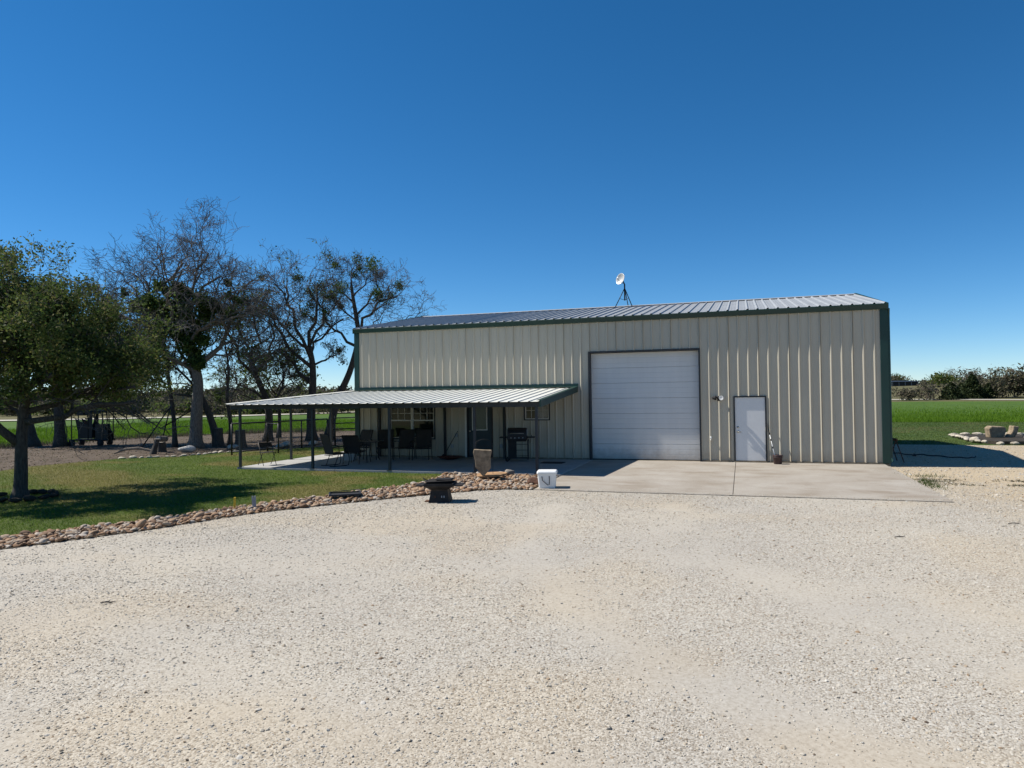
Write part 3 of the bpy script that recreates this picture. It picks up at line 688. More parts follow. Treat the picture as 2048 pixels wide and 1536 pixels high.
dz = 5.90
di = thing('satellite_dish', 'white round dish antenna on a dark tripod standing on the roof ridge', 'antenna', (9.45, 5.75, dz))
feet = [(-.36, -.18, -.02), (.36, -.20, -.02), (.10, .46, .05)]
for fx, fy, fz in feet: MB().tube([(fx, fy, fz), (.02, .02, .80)], .019, 8).build('leg', M['pipe_black'], di, True)
MB().tube([(.02, .02, .28), (.02, .02, .98)], .03, 10).build('mast', M['pipe_black'], di, True)
h_ = MB()
for fx, fy, fz in feet: h_.tube([(fx * .55 + .01, fy * .55 + .01, .36), (.02, .02, .30)], .009, 6)
h_.build('brace', M['pipe_black'], di)
prof = [(r_ * .235 / 1.0, .10 * r_ * r_) for r_ in np.linspace(0.0, 1, 9)]
d_ = MB(); d_.lathe(prof + [(.245, .10), (.245, .085)] + [(r_ * .24, .10 * r_ * r_ - .012) for r_ in np.linspace(1, 0.0, 9)], n=32)
dd = d_.build('reflector', M['dish'], di, True); dirv = Vector((-.55, -.72, .22)).normalized(); dd.location = Vector((-.08, -.06, 1.16)); dd.rotation_euler = dirv.to_track_quat('Z', 'Y').to_euler()
h_ = MB(); h_.tube([(-.05, 0, .0), (-.02, -.005, .0), Vector((0, 0, 0))], .012, 6)
ftip = Vector((-.08, -.06, 1.16)) + dirv * .22
h_ = MB(); h_.tube([Vector((-.02, -.05, .98)), ftip - Vector((0, 0, .08)), ftip], .012, 8); h_.build('feed_arm', M['pipe_black'], di, True)
h_ = MB(); h_.lathe([(0, -.04), (.03, -.04), (.036, .03), (0, .035)], n=14); q = h_.build('feed_horn', M['white_plastic'], di, True); q.location = ftip; q.rotation_euler = dirv.to_track_quat('Z', 'Y').to_euler()
MB().tube([Vector((.02, .02, .96)), Vector((-.05, -.03, 1.13))], .026, 8).build('bracket', M['pipe_black'], di)

# ------------------------------------------------------------------ loose gravel, grass blades, rocks
def point_instancer(name, P, S, R, T, mt, sub=1):
    me = bpy.data.meshes.new(name); n_ = len(P); me.vertices.add(n_); me.vertices.foreach_set('co', np.asarray(P, np.float32).ravel())
    for an, ty, arr in (('scl', 'FLOAT_VECTOR', S), ('rot', 'FLOAT_VECTOR', R), ('tone', 'FLOAT', T)):
        a = me.attributes.new(an, ty, 'POINT'); a.data.foreach_set('vector' if ty == 'FLOAT_VECTOR' else 'value', np.asarray(arr, np.float32).ravel())
    o = bpy.data.objects.new(name, me); COL.objects.link(o); me.materials.append(mt)
    ng = bpy.data.node_groups.new(name, 'GeometryNodeTree')
    ng.interface.new_socket('Geometry', in_out='INPUT', socket_type='NodeSocketGeometry'); ng.interface.new_socket('Geometry', in_out='OUTPUT', socket_type='NodeSocketGeometry')
    n = ng.nodes; l = ng.links; gi = n.new('NodeGroupInput'); go = n.new('NodeGroupOutput')
    ico = n.new('GeometryNodeMeshIcoSphere'); ico.inputs['Radius'].default_value = 1.0; ico.inputs['Subdivisions'].default_value = sub
    sm = n.new('GeometryNodeSetMaterial'); sm.inputs['Material'].default_value = mt; l.new(ico.outputs['Mesh'], sm.inputs['Geometry'])
    iop = n.new('GeometryNodeInstanceOnPoints'); l.new(gi.outputs[0], iop.inputs['Points']); l.new(sm.outputs[0], iop.inputs['Instance'])
    for an, sock in (('scl', 'Scale'), ('rot', 'Rotation')):
        na1 = n.new('GeometryNodeInputNamedAttribute'); na1.data_type = 'FLOAT_VECTOR'; na1.inputs['Name'].default_value = an; l.new(na1.outputs['Attribute'], iop.inputs[sock])
    l.new(iop.outputs[0], go.inputs[0])
    md = o.modifiers.new('scatter', 'NODES'); md.node_group = ng; return o

def view_cone(n, dmin, dmax, half, power=1.0):
    u = rng.random(n); d = (dmin ** power + u * (dmax ** power - dmin ** power)) ** (1 / power); a = (rng.random(n) * 2 - 1) * half
    return CAM.x + d * (np.sin(a) * RT0.x + np.cos(a) * FW0.x), CAM.y + d * (np.sin(a) * RT0.y + np.cos(a) * FW0.y), d
gx, gy, gd = view_cone(330000, 3.2, 21, .80, 1.35)
ok = in_poly(gx, gy, gravel_poly) & ((gx > 18.25) | (gy < -7.36))
ok &= rng.random(len(gx)) >  .06 + fine_mask(gx, gy) * .76
ok &= np.hypot(gx - 7.75, gy + 9.5) > .3
gx, gy, gd = gx[ok], gy[ok], gd[ok]; n_ = len(gx)
size = np.exp(rng.normal(math.log(.0054), .48, n_)) * (1 + .35 * sstep(8, 18, gd)); size = np.clip(size, .0022, .022)
S = np.stack([size * rng.uniform(.8, 1.4, n_), size * rng.uniform(.7, 1.2, n_), size * rng.uniform(.3, .6, n_)], 1)
R = np.stack([rng.normal(0, .35, n_), rng.normal(0, .35, n_), rng.uniform(0, 6.28, n_)], 1)
T = np.clip(rng.beta(3.2, 2.0, n_) - .22 * (rng.random(n_) < .10 + .12 * sstep(.5, .7, fbm(gx / .7, gy / .7, 77, 2))) * rng.random(n_) * 2.2, 0, 1)
gzv = -.075 + .016 * (fbm(gx / 2.2, gy / 2.2, 21, 3) - .5)
k2 = 42000; qx = rng.uniform(18.2, 34, k2); qy = rng.uniform(-16, 9.6, k2); okq = in_poly(qx, qy, gravel_poly); qx, qy = qx[okq], qy[okq]; k2 = len(qx)
qs = np.clip(np.exp(rng.normal(math.log(.013), .45, k2)), .005, .05); S2 = np.stack([qs * rng.uniform(.8, 1.4, k2), qs * rng.uniform(.7, 1.2, k2), qs * rng.uniform(.3, .6, k2)], 1)
gx = np.concatenate([gx, qx]); gy = np.concatenate([gy, qy]); S = np.concatenate([S, S2]); R = np.concatenate([R, np.stack([rng.normal(0, .3, k2), rng.normal(0, .3, k2), rng.uniform(0, 6.28, k2)], 1)]); T = np.concatenate([T, np.clip(rng.beta(3, 2.6, k2), 0, 1)])
gzv = -.075 + .016 * (fbm(gx / 2.2, gy / 2.2, 21, 3) - .5)
k3 = 1500; ax_ = rng.uniform(9.3, 18.15, k3); ay_ = -7.33 + rng.exponential(.13, k3); side = rng.random(k3) < .25; ax_ = np.where(side, 18.2 - rng.exponential(.12, k3), ax_); ay_ = np.where(side, rng.uniform(-7.3, -.3, k3), ay_)
a_s = rng.uniform(.005, .014, k3); gx = np.concatenate([gx, ax_]); gy = np.concatenate([gy, ay_]); gzv = np.concatenate([gzv, -.055 + .05 * (ay_ + 7.32) / 7.3 + a_s * .1]); S = np.concatenate([S, np.stack([a_s * 1.2, a_s, a_s * .5], 1)]); R = np.concatenate([R, np.stack([a_s * 0, a_s * 0, rng.uniform(0, 6.28, k3)], 1)]); T = np.concatenate([T, rng.uniform(.3, .9, k3)])
tag(point_instancer('gravel_stones', np.stack([gx, gy, gzv + S[:, 2] * .2], 1), S, R, T, M['gravel_stone']), 'pale loose limestone gravel strewn over the yard', 'gravel', kind='stuff')

def blades(name, x, y, z, h, w, mt, lean=.35, attrs=None):
    n = len(x); a = rng.uniform(0, 6.28, n); dx, dy = np.cos(a) * w / 2, np.sin(a) * w / 2
    lx, ly = rng.normal(0, lean, n) * h, rng.normal(0, lean, n) * h
    V = np.stack([np.stack([x - dx, y - dy, z], 1), np.stack([x + dx, y + dy, z], 1), np.stack([x + lx, y + ly, z + h], 1)], 1).reshape(-1, 3)
    at = None
    if attrs is not None: at = {k: ('POINT', 'FLOAT', np.repeat(v, 3)) for k, v in attrs.items()}
    return mesh_np(name, V, np.arange(3 * n).reshape(-1, 3), mt, attrs=at)
bx = rng.uniform(-12, 6.2, 420000); by = rng.uniform(-19, 4.5, 420000)
dcam = np.hypot(bx - CAM.x, by - CAM.y)
ok = in_poly(bx, by, lawn_poly) & (rng.random(len(bx)) < np.clip(14 / dcam, .3, 1)) & (((bx - CAM.x) * RT0.x + (by - CAM.y) * RT0.y) / ((bx - CAM.x) * FW0.x + (by - CAM.y) * FW0.y) > -.86)
bx, by = bx[ok], by[ok]
tag(blades('lawn_grass', bx, by, np.full(len(bx), -.062), rng.uniform(.02, .055, len(bx)), rng.uniform(.007, .015, len(bx)), M['lawn_blade'], .5, {'dry': np.clip(dry_mask(bx, by) + rng.normal(0, .12, len(bx)), 0, 1)}),
    'short green lawn with dry brown patches left of the gravel', 'grass', kind='stuff')
# crop blades near the field's near edge
bx = rng.uniform(-45, -2, 160000); by = rng.uniform(-5, 42, 160000)
ok = in_poly(bx, by, field_poly); bx, by = bx[ok], by[ok]; dd_ = np.hypot(bx + 14, by - 8); ok = rng.random(len(bx)) < np.clip(18 / (dd_ + 4), .15, 1); bx, by = bx[ok], by[ok]
rx = rng.uniform(18, 60, 60000); ry = 33 + rng.exponential(12, 60000); ok = in_poly(rx, ry, field_poly); bx = np.concatenate([bx, rx[ok]]); by = np.concatenate([by, ry[ok]])
tag(blades('field_crop', bx, by, np.full(len(bx), -.10), rng.uniform(.10, .26, len(bx)), rng.uniform(.02, .05, len(bx)), M['field_blade'], .35), 'bright green young crop covering the flat field', 'crop', kind='stuff')
sx_ = rng.uniform(18.3, 52, 130000); sy_ = rng.uniform(8.9, 34, 130000); okq = in_poly(sx_, sy_, [(18.4, 9.5), (23.4, 9.2), (23.4, 16), (60, 17), (60, 34), (18.5, 34)]) & (rng.random(130000) < np.where(sy_ < 9.9, .35, .8)); sx_, sy_ = sx_[okq], sy_[okq]
tag(blades('side_grass', sx_, sy_, np.full(len(sx_), -.087), rng.uniform(.02, .07, len(sx_)), rng.uniform(.012, .03, len(sx_)), M['side_blade'], .6, {'dry': np.clip(.9 * sstep(.5, .72, fbm(sx_ / 3, sy_ / 3, 91)) + rng.normal(0, .1, len(sx_)), 0, 1)}), 'mown green grass strip right of the building', 'grass', kind='stuff')
# litter and dry stems on the bare dirt
bx = rng.uniform(-26, -2, 16000); by = rng.uniform(-10, 20, 16000); ok = in_poly(bx, by, dirt_poly) & ~in_poly(bx, by, lawn_poly); bx, by = bx[ok], by[ok]
tag(blades('leaf_litter', bx, by, np.full(len(bx), -.12), rng.uniform(.01, .05, len(bx)), rng.uniform(.03, .09, len(bx)), M['leaf_grey'], 1.4), 'dead leaves and dry stems scattered over the bare dirt under the trees', 'leaf litter', kind='stuff')
ex, ey, eh = [], [], []
E_NEAR = [(-30, -14), (-23.0, 2.4), (-22.6, 10.5), (-19.7, 16.2), (-12, 20.2), (0, 21)]
for (x0, y0), (x1, y1) in zip(E_NEAR[:-1], E_NEAR[1:]):
    t = rng.random(2600); ex.append(x0 + (x1 - x0) * t + rng.normal(0, .7, 2600)); ey.append(y0 + (y1 - y0) * t + rng.normal(0, .7, 2600))
ex = np.concatenate(ex); ey = np.concatenate(ey)
tag(blades('dry_weeds', ex, ey, np.full(len(ex), -.12), rng.uniform(.08, .38, len(ex)) * sstep(.35, .6, fbm(ex / 1.5, ey / 1.5, 9)) + .02, rng.uniform(.015, .05, len(ex)), M['leaf_grey'], .4), 'grey dry weeds fringing the near edge of the crop field', 'weeds', kind='stuff')
# tufts beside the apron
for (cx, cy, lab, k, sp) in ((18.42, -4.3, 'green weed tuft hugging the right edge of the concrete apron', 420, (.12, .55)), (18.75, -2.55, 'small green weed tuft in the gravel beside the building corner', 160, (.28, .12))):
    t = thing('weed_tuft', lab, 'weed', (cx, cy, -.08)); x = rng.normal(0, sp[0], k); y = rng.normal(0, sp[1], k)
    o = blades('blades', x, y, np.full(k, -.01), rng.uniform(.03, .14, k), rng.uniform(.008, .02, k), M['leaf_weed'], .5); o.parent = t
k = 5200; x = 19.9 + rng.normal(0, 1.4, k); y = -3.7 + rng.normal(0, .35, k) + .25 * (x - 19.9) * 0; keep = (fbm(x / .6, y / .25, 3) > .55) & (x > 18.4); x, y = x[keep], y[keep]
tag(blades('dry_stubble', x, y, np.full(len(x), -.08), rng.uniform(.01, .06, len(x)), rng.uniform(.015, .04, len(x)), M['leaf_brush'], 1.2), 'flattened dry weeds in the gravel right of the apron', 'weeds', kind='stuff')

# river rocks
def rock_mesh(seed, sub=2):
    bm = bmesh.new(); bmesh.ops.create_icosphere(bm, subdivisions=sub, radius=1); r = random.Random(seed)
    ax = [Vector((r.gauss(0, 1), r.gauss(0, 1), r.gauss(0, 1))).normalized() for _ in range(5)]; am = [r.uniform(-.16, .16) for _ in ax]
    for v in bm.verts:
        d = v.co.normalized(); f = 1 + sum(a_ * (d.dot(x_)) ** 2 * (1 if d.dot(x_) > 0 else -1) for a_, x_ in zip(am, ax)); v.co = d * f
    pls = [(Vector((r.gauss(0, 1), r.gauss(0, 1), r.gauss(0, 1))).normalized(), r.uniform(.6, .85)) for _ in range(7)]
    for v in bm.verts:
        d = v.co.normalized(); f = v.co.length
        for n_v, d0 in pls:
            c = d.dot(n_v)
            if c > .2: f = min(f, d0 / c)
        v.co = d * f * 1.1
    me = bpy.data.meshes.new('stone'); bm.to_mesh(me); bm.free(); me.polygons.foreach_set('use_smooth', [True] * len(me.polygons)); me.materials.append(M['rock']); return me
ROCKS = [rock_mesh(i) for i in range(6)]
bed_poly = [(5.75, -4.62), (9.15, -4.62), (9.15, -7.35), (8.5, -7.4), (7.9, -7.75), (6.95, -8.75), (5.84, -10.2), (4.65, -11.95), (3.98, -13.9), (2.95, -15.8), (1.7, -18.2), (.85, -17.6), (2.02, -15.14), (3.2, -13.14), (3.94, -11.3), (5.0, -9.2), (5.75, -7.4), (6.0, -6.3)]
bed = sheet('rock_bed', bed_poly, -.066, M['bed_soil'], .6); bed['kind'] = 'thing'; tag(bed, 'curved border of tan river rocks between lawn, patio and gravel', 'rock border')
cand = np.stack([rng.uniform(.8, 9.3, 90000), rng.uniform(-18.2, -4.5, 90000)], 1); cand = cand[in_poly(cand[:, 0], cand[:, 1], bed_poly)]
rr = np.clip(np.exp(rng.normal(math.log(.043), .38, len(cand))), .018, .10)
order = range(len(cand)); placed = []; grid = {}
for i in order:
    x, y = cand[i]; r = rr[i]; gx_, gy_ = int(x / .16), int(y / .16); hit = False
    for a in (-1, 0, 1):
        for b in (-1, 0, 1):
            for (px, py, pr_) in grid.get((gx_ + a, gy_ + b), ()):
                if (px - x) ** 2 + (py - y) ** 2 < ((pr_ + r) * .62) ** 2: hit = True
    if hit: continue
    grid.setdefault((gx_, gy_), []).append((x, y, r)); placed.append((x, y, r))
    if len(placed) > 6000: break
placed = np.array(placed); app = placed[:, 2] / np.hypot(placed[:, 0] - CAM.x, placed[:, 1] - CAM.y)
infr = ((placed[:, 0] - CAM.x) * RT0.x + (placed[:, 1] - CAM.y) * RT0.y) / ((placed[:, 0] - CAM.x) * FW0.x + (placed[:, 1] - CAM.y) * FW0.y) > -.735
app = app * infr; od_ = np.argsort(-app)
def rock_tf(x, y, r, rs):
    e = Euler((rs.gauss(0, .35), rs.gauss(0, .35), rs.uniform(0, 6.28))); s = Vector((r * rs.uniform(.95, 1.35), r * rs.uniform(.75, 1.0), r * rs.uniform(.38, .7)))
    return Matrix.LocRotScale(Vector((x, y, -.06 + s.z * rs.uniform(.2, 1.15))), e, s)
rs = random.Random(5)
for i in od_[:300]:
    x, y, r = placed[i]; o = bpy.data.objects.new('stone', ROCKS[rs.randrange(6)]); COL.objects.link(o); o.matrix_world = rock_tf(x, y, r, rs); o.parent = bed
base_co = []
for me in ROCKS:
    c = np.empty(len(me.vertices) * 3, np.float32); me.vertices.foreach_get('co', c); base_co.append(c.reshape(-1, 3))
base_f = np.array([p.vertices[:] for p in ROCKS[0].polygons], np.int32)
Vs, Fs, off = [], [], 0
for i in od_[300:]:
    x, y, r = placed[i]; mm = np.array(rock_tf(x, y, r, rs)); c = base_co[rs.randrange(6)]; Vs.append(c @ mm[:3, :3].T + mm[:3, 3]); Fs.append(base_f + off); off += len(c)
o = mesh_np('stones', np.concatenate(Vs), np.concatenate(Fs), M['rock'], bed, True); o['kind'] = 'stuff'

def boulder(name, label, cat, loc, s, mt, seed, rz=0, group=None, sub=3, rough=.12):
    bm = bmesh.new(); bmesh.ops.create_icosphere(bm, subdivisions=sub, radius=1); r = random.Random(seed)
    pl = [(Vector((r.gauss(0, 1), r.gauss(0, 1), r.gauss(0, 1))).normalized(), r.uniform(.62, .92)) for _ in range(11)]
    for v in bm.verts:
        d = v.co.normalized(); f = 1.0
        for n_v, dd0 in pl:
            c = d.dot(n_v)
            if c > .15: f = min(f, dd0 / c)
        v.co = d * (f + r.uniform(-1, 1) * rough * .15); v.co.x *= s[0]; v.co.y *= s[1]; v.co.z *= s[2]
    me = bpy.data.meshes.new(name); bm.to_mesh(me); bm.free(); me.materials.append(mt); o = bpy.data.objects.new(name, me); COL.objects.link(o); o.location = loc; o.rotation_euler = (0, 0, rz)
    return tag(o, label, cat, group) if label else o

# ------------------------------------------------------------------ yard things
# upright arrow-shaped stone slab on a flagstone
fs = MB(); pts_ = [(.42 * math.cos(a) * (1 + .10 * math.sin(3 * a + 1)), .26 * math.sin(a) * (1 + .12 * math.cos(2 * a))) for a in np.linspace(0, 2 * math.pi, 18, endpoint=False)]
fs.prism(pts_, 0, .05, 'z'); q = fs.build('flagstone', M['flag_stone'], bevel=.012); q.location = (7.52, -5.70, .06); q.rotation_euler = (math.radians(7), math.radians(-3), .2); tag(q, 'flat rusty-orange flagstone lying on the river rocks', 'flagstone')
us = MB(); us.prism([(-.02, .0), (.03, .0), (.215, .22), (.205, .50), (.245, .66), (.24, .70), (.02, .71), (-.24, .73), (-.26, .64), (-.215, .42), (-.20, .24)], -.05, .05, 'y')
q = us.build('standing_stone', M['stone_tan'], bevel=.018); q.location = (7.38, -5.92, .075); q.rotation_euler = (math.radians(4), 0, math.radians(17)); tag(q, 'upright brown stone slab with a pointed foot in the river rocks', 'stone slab')
fl = thing('garden_flag_stand', 'thin black wire flag stand around the upright stone slab', 'flag stand', (7.36, -5.78, -.03), math.radians(10))
h_ = MB(); h_.tube([(-.24, 0, -.05), (-.24, 0, .98), (-.20, 0, 1.02)], .006, 6); h_.build('left_rod', M['pipe_black'], fl)
h_ = MB(); h_.tube([(.24, 0, -.05), (.24, 0, .98), (.20, 0, 1.02)], .006, 6); h_.build('right_rod', M['pipe_black'], fl)
h_ = MB(); h_.tube([(-.24, 0, .90), (.24, 0, .90)], .006, 6); h_.build('flag_bar', M['pipe_black'], fl)
h_ = MB(); h_.tube([(-.20 + .04 * i, 0, 1.02 + .07 * math.sin(i / 10 * math.pi)) for i in range(11)], .006, 6); h_.build('arch', M['pipe_black'], fl)
boulder('white_rock', 'bright white stone behind the flagstone among river rocks', 'rock', (7.62, -5.2, .03), (.16, .12, .10), M['white_rock'], 3)
boulder('grey_rock', 'rounded grey-brown stone at the patio edge in front of the grill', 'rock', (7.75, -4.78, .045), (.17, .13, .11), M['grey_rock'], 8)
boulder('dark_rock', 'dark brown burnt-looking stone just left of the white bucket', 'rock', (9.02, -6.55, .03), (.24, .18, .12), M['rust'], 12)

# fire pit
fp = thing('fire_pit', 'black steel pedestal fire pit with side shelves and grill grate on the gravel', 'fire pit', (7.72, -9.52, -.075), math.radians(14)); fp.scale = (.86, .86, .84)
pd = MB(); ring = []
for z, w in ((.0, .27), (.02, .265), (.30, .21), (.33, .215), (.42, .36), (.44, .37)):
    ring.append([(-w, -w, z), (w, -w, z), (w, w, z), (-w, w, z)])
vv = [q for r_ in ring for q in r_]; pd.add(vv, [(i * 4 + k, i * 4 + (k + 1) % 4, i * 4 + 4 + (k + 1) % 4, i * 4 + 4 + k) for i in range(len(ring) - 1) for k in range(4)] + [(3, 2, 1, 0)])
pd.build('pedestal', M['fire_steel'], fp)
for k, (sx, sy) in enumerate(((-1, 0), (1, 0))):
    m_ = MB(); m_.box(min(sx * .372, sx * .60), -.27, .425, max(sx * .372, sx * .60), .27, .455); m_.build('side_shelf', M['fire_steel'], fp, bevel=.004)
m_ = MB(); m_.box(-.37, -.37, .44, .37, -.345, .50); m_.box(-.37, .345, .44, .37, .37, .50); m_.box(-.37, -.344, .44, -.345, .344, .50); m_.box(.345, -.344, .44, .37, .344, .50); m_.build('rim', M['fire_steel'], fp)
gr = MB()
for k in range(11): gr.tube([(-.34, -.30 + k * .06, .545), (.34, -.30 + k * .06, .575)], .007, 5)
gr.tube([(-.34, -.32, .545), (.34, -.32, .575), (.34, .32, .575), (-.34, .32, .545), (-.34, -.32, .545)], .009, 6); gr.build('grate', M['fire_steel'], fp)
gh = MB(); gh.tube([(-.34, -.1, .545), (-.40, -.05, .56), (-.46, 0, .62)], .012, 6); gh.tube([(-.34, .1, .545), (-.40, .05, .56), (-.46, 0, .62)], .012, 6); gh.build('grate_handle', M['fire_steel'], fp)
MB().box(-.10, -.2, .58, .30, .2, .60).build('griddle', M['fire_steel'], fp, bevel=.006)
m_ = MB(); m_.box(-.40, -.12, .0, -.275, .12, .02); m_.build('ash_drawer', M['rust'], fp)
for k, x in enumerate((-.10, .07, .13)):
    m_ = MB(); m_.box(x - .012, -.262 + .0, .13, x + .012, -.25, .18); m_.build('vent', M['grey_plastic'] if k else M['rust'], fp)

# white square bucket with lid
bk_ = thing('square_bucket', 'white square plastic bucket with lid and black bail on the apron corner', 'bucket', (9.46, -6.93, -.054), math.radians(12)); bk_.scale = (1.2, 1.2, 1.1)
def rrect(w, d, z, r=.04, n=4):
    out = []
    for cx, cy, a0 in ((w - r, d - r, 0), (-w + r, d - r, 90), (-w + r, -d + r, 180), (w - r, -d + r, 270)):
        for k in range(n + 1): a = math.radians(a0 + 90 * k / n); out.append((cx + r * math.cos(a), cy + r * math.sin(a), z))
    return out
def loft(rings, cap=True):
    m_ = MB(); n_ = len(rings[0]); m_.add([q for r_ in rings for q in r_], [(i * n_ + k, i * n_ + (k + 1) % n_, (i + 1) * n_ + (k + 1) % n_, (i + 1) * n_ + k) for i in range(len(rings) - 1) for k in range(n_)] + ([tuple(range(n_ - 1, -1, -1)), tuple((len(rings) - 1) * n_ + k for k in range(n_))] if cap else [])); return m_
loft([rrect(.165, .155, 0), rrect(.17, .16, .02), rrect(.195, .185, .33)]).build('body', M['white_plastic'], bk_)
loft([rrect(.203, .193, .322), rrect(.208, .198, .328), rrect(.208, .198, .362), rrect(.19, .18, .385), rrect(.17, .16, .388)]).build('lid', M['white_plastic'], bk_)
h_ = MB(); h_.tube([(-.10, -.19, .27), (-.085, -.205, .18), (.02, -.20, .08), (.05, -.20, .09), (.055, -.205, .2), (.05, -.192, .28)], .008, 6); h_.build('bail', M['black_rubber'], bk_)
h_ = MB(); h_.tube([(.188, .02, .27), (.205, .02, .27)], .015, 8); h_.build('bail_mount', M['black_rubber'], bk_)

# tray frame in the border, stakes
tr = thing('metal_tray', 'low black metal tray frame lying in the rock border', 'tray', (5.42, -9.72, .035), math.radians(33))
m_ = MB(); m_.box(-.36, -.24, 0, .36, -.20, .032); m_.box(-.36, .20, 0, .36, .24, .032); m_.box(-.36, -.199, 0, -.32, .199, .032); m_.box(.32, -.199, 0, .36, .199, .032); m_.build('rim', M['dark_steel'], tr)
MB().box(-.319, -.199, -.01, .319, .199, .008).build('bottom', M['black_rubber'], tr)
MB().beam((-.34, .22, .04), (.5, .30, .07), .03, .012).build('strap', M['dark_steel'], tr)
st = MB(); st.box(-.02, -.012, -.06, .02, .012, .26); q = st.build('survey_stake', M['yellow'], bevel=.003); q.location = (4.02, -11.72, -.05); q.rotation_euler = (.05, .06, .3); tag(q, 'yellow stake standing in the grass at the rock border', 'stake')
st = MB(); st.box(-.04, -.015, -.06, -.012, .015, .25); st.box(.012, -.015, -.06, .04, .015, .25); st.box(-.012, -.01, -.06, .012, .0, .22); q = st.build('grey_stake', M['grey_plastic']); q.location = (4.28, -11.42, -.05); q.rotation_euler = (0, -.05, .3); tag(q, 'grey twin-prong stake beside the yellow stake', 'stake')

# brown bucket with a pole
bb = thing('brown_bucket', 'dark brown round pail beside the white walk door', 'bucket', (15.12, -.42, -.005))
m_ = MB(); m_.lathe([(.0, .0), (.112, .0), (.118, .01), (.142, .24), (.150, .245), (.150, .275), (.143, .285), (.136, .28), (.130, .24), (.108, .02), (0, .015)], n=28); m_.build('pail', M['brown_bucket'], bb, True)
m_ = MB(); m_.lathe([(.1475, .20), (.152, .205), (.152, .225), (.1475, .23)], n=28); m_.build('rib', M['brown_bucket'], bb, True)
po = thing('squeegee_pole', 'white extension pole with black grips standing in the brown pail', 'pole', (15.08, -.42, .02))
top = Vector((-.24, .34, 1.20)); bot = Vector((.0, .0, .02)); P_ = lambda t: bot + (top - bot) * t
MB().tube([P_(0), P_(.78)], .011, 8).build('shaft', M['white_plastic'], po, True)
MB().tube([P_(.72), P_(1)], .016, 8).build('grip', M['black_rubber'], po, True)
for t in (.36, .56): MB().tube([P_(t), P_(t + .05)], .017, 8).build('collar', M['black_rubber'], po, True)

# sticks on the gravel
for (x, y, lab, ln, rz) in ((7.15, -17.61, 'dark twig lying on the gravel in the left foreground', .16, .25), (16.43, -11.42, 'dark twig on the gravel in front of the apron', .22, .3), (18.5, -9.73, 'dark twig on the gravel near the right edge', .26, .1)):
    t = MB(); t.tube([(-ln / 2, 0, .012), (-ln * .1, .012, .018), (ln * .2, -.005, .012), (ln / 2, .01, .014)], [.005, .008, .007, .003], 6); t.tube([(0, .008, .016), (ln * .1, .05, .03)], [.005, .002], 5); t.tube([(-.02, 0, .014), (-.06, -.04, .02)], [.004, .002], 5)
    q = t.build('stick', M['bark_dark']); q.location = (x, y, -.072); q.rotation_euler = (0, 0, rz + YAW); tag(q, lab, 'stick')

# ------------------------------------------------------------------ patio furniture
def sling_chair(label, loc, rz, group, rocker=False, hb=1.04):
    t = thing('patio_chair', label, 'chair', loc, rz, group)
    w = .29
    sb = MB(); n_ = 8; pr = [(-.25, .43), (-.18, .445), (0, .41), (.18, .385), (.24, .40)]
    for k in range(len(pr) - 1): sb.box(-w + .02, 0, 0, w - .02, 0, 0) if False else sb.add([(-w + .02, pr[k][0], pr[k][1]), (w - .02, pr[k][0], pr[k][1]), (w - .02, pr[k + 1][0], pr[k + 1][1]), (-w + .02, pr[k + 1][0], pr[k + 1][1]), (-w + .02, pr[k][0], pr[k][1] - .014), (w - .02, pr[k][0], pr[k][1] - .014), (w - .02, pr[k + 1][0], pr[k + 1][1] - .014), (-w + .02, pr[k + 1][0], pr[k + 1][1] - .014)], [(0, 1, 2, 3), (7, 6, 5, 4), (0, 4, 5, 1), (1, 5, 6, 2), (2, 6, 7, 3), (3, 7, 4, 0)])
    sb.build('seat', M['chair_sling'], t)
    bp = MB(); pr = [(.235, .41), (.26, .56), (.31, .75), (.37, .92), (.42, hb - .01)]
    for k in range(len(pr) - 1):
        (a, z0), (b, z1) = pr[k], pr[k + 1]
        bp.add([(-w + .02, a, z0), (w - .02, a, z0), (w - .02, b, z1), (-w + .02, b, z1), (-w + .02, a + .014, z0), (w - .02, a + .014, z0), (w - .02, b + .014, z1), (-w + .02, b + .014, z1)], [(0, 1, 2, 3), (7, 6, 5, 4), (0, 4, 5, 1), (1, 5, 6, 2), (2, 6, 7, 3), (3, 7, 4, 0)])
    bp.build('backrest', M['chair_sling'], t)
    for s in (-1, 1):
        x = s * w; f_ = MB()
        if rocker:
            f_.tube([(x, -.30, .42), (x, -.34, .20), (x, -.30, .03), (x, -.20, .014), (x, .30, .014), (x, .38, .03)], .014, 7); f_.tube([(x, .05, .40), (x, .20, .02)], .012, 6)
        else:
            f_.tube([(x, -.31, 0), (x, -.27, .42), (x, -.25, .60)], .014, 7); f_.tube([(x, .34, 0), (x, .24, .40)], .014, 7)
        f_.build('leg_frame', M['chair_frame'], t, True)
        f_ = MB(); f_.tube([(x, -.27, .43), (x * 1.04, -.27, .60), (x * 1.06, -.20, .64), (x * 1.05, .05, .65), (x, .28, .62)], .016, 7); f_.build('armrest', M['chair_frame'], t, True)
        f_ = MB(); f_.tube([(x, -.27, .42), (x, 0, .395), (x, .23, .39), (x, .27, .56), (x, .32, .75), (x, .38, .92), (x * .97, .43, hb)], .013, 7); f_.build('side_rail', M['chair_frame'], t, True)
    f_ = MB(); f_.tube([(-w * .97, .43, hb), (w * .97, .43, hb)], .013, 7); f_.tube([(-w, -.27, .42), (w, -.27, .42)], .012, 7); f_.tube([(-w, .26, .36), (w, .26, .36)], .012, 7); f_.build('crossbar', M['chair_frame'], t, True)
    return t
sling_chair('dark sling chair at the left end of the row under the window', (1.72, -.95, 0), math.radians(22), 'sling chairs under the window')
sling_chair('dark sling chair in the middle of the row under the window', (2.50, -.98, 0), math.radians(8), 'sling chairs under the window')
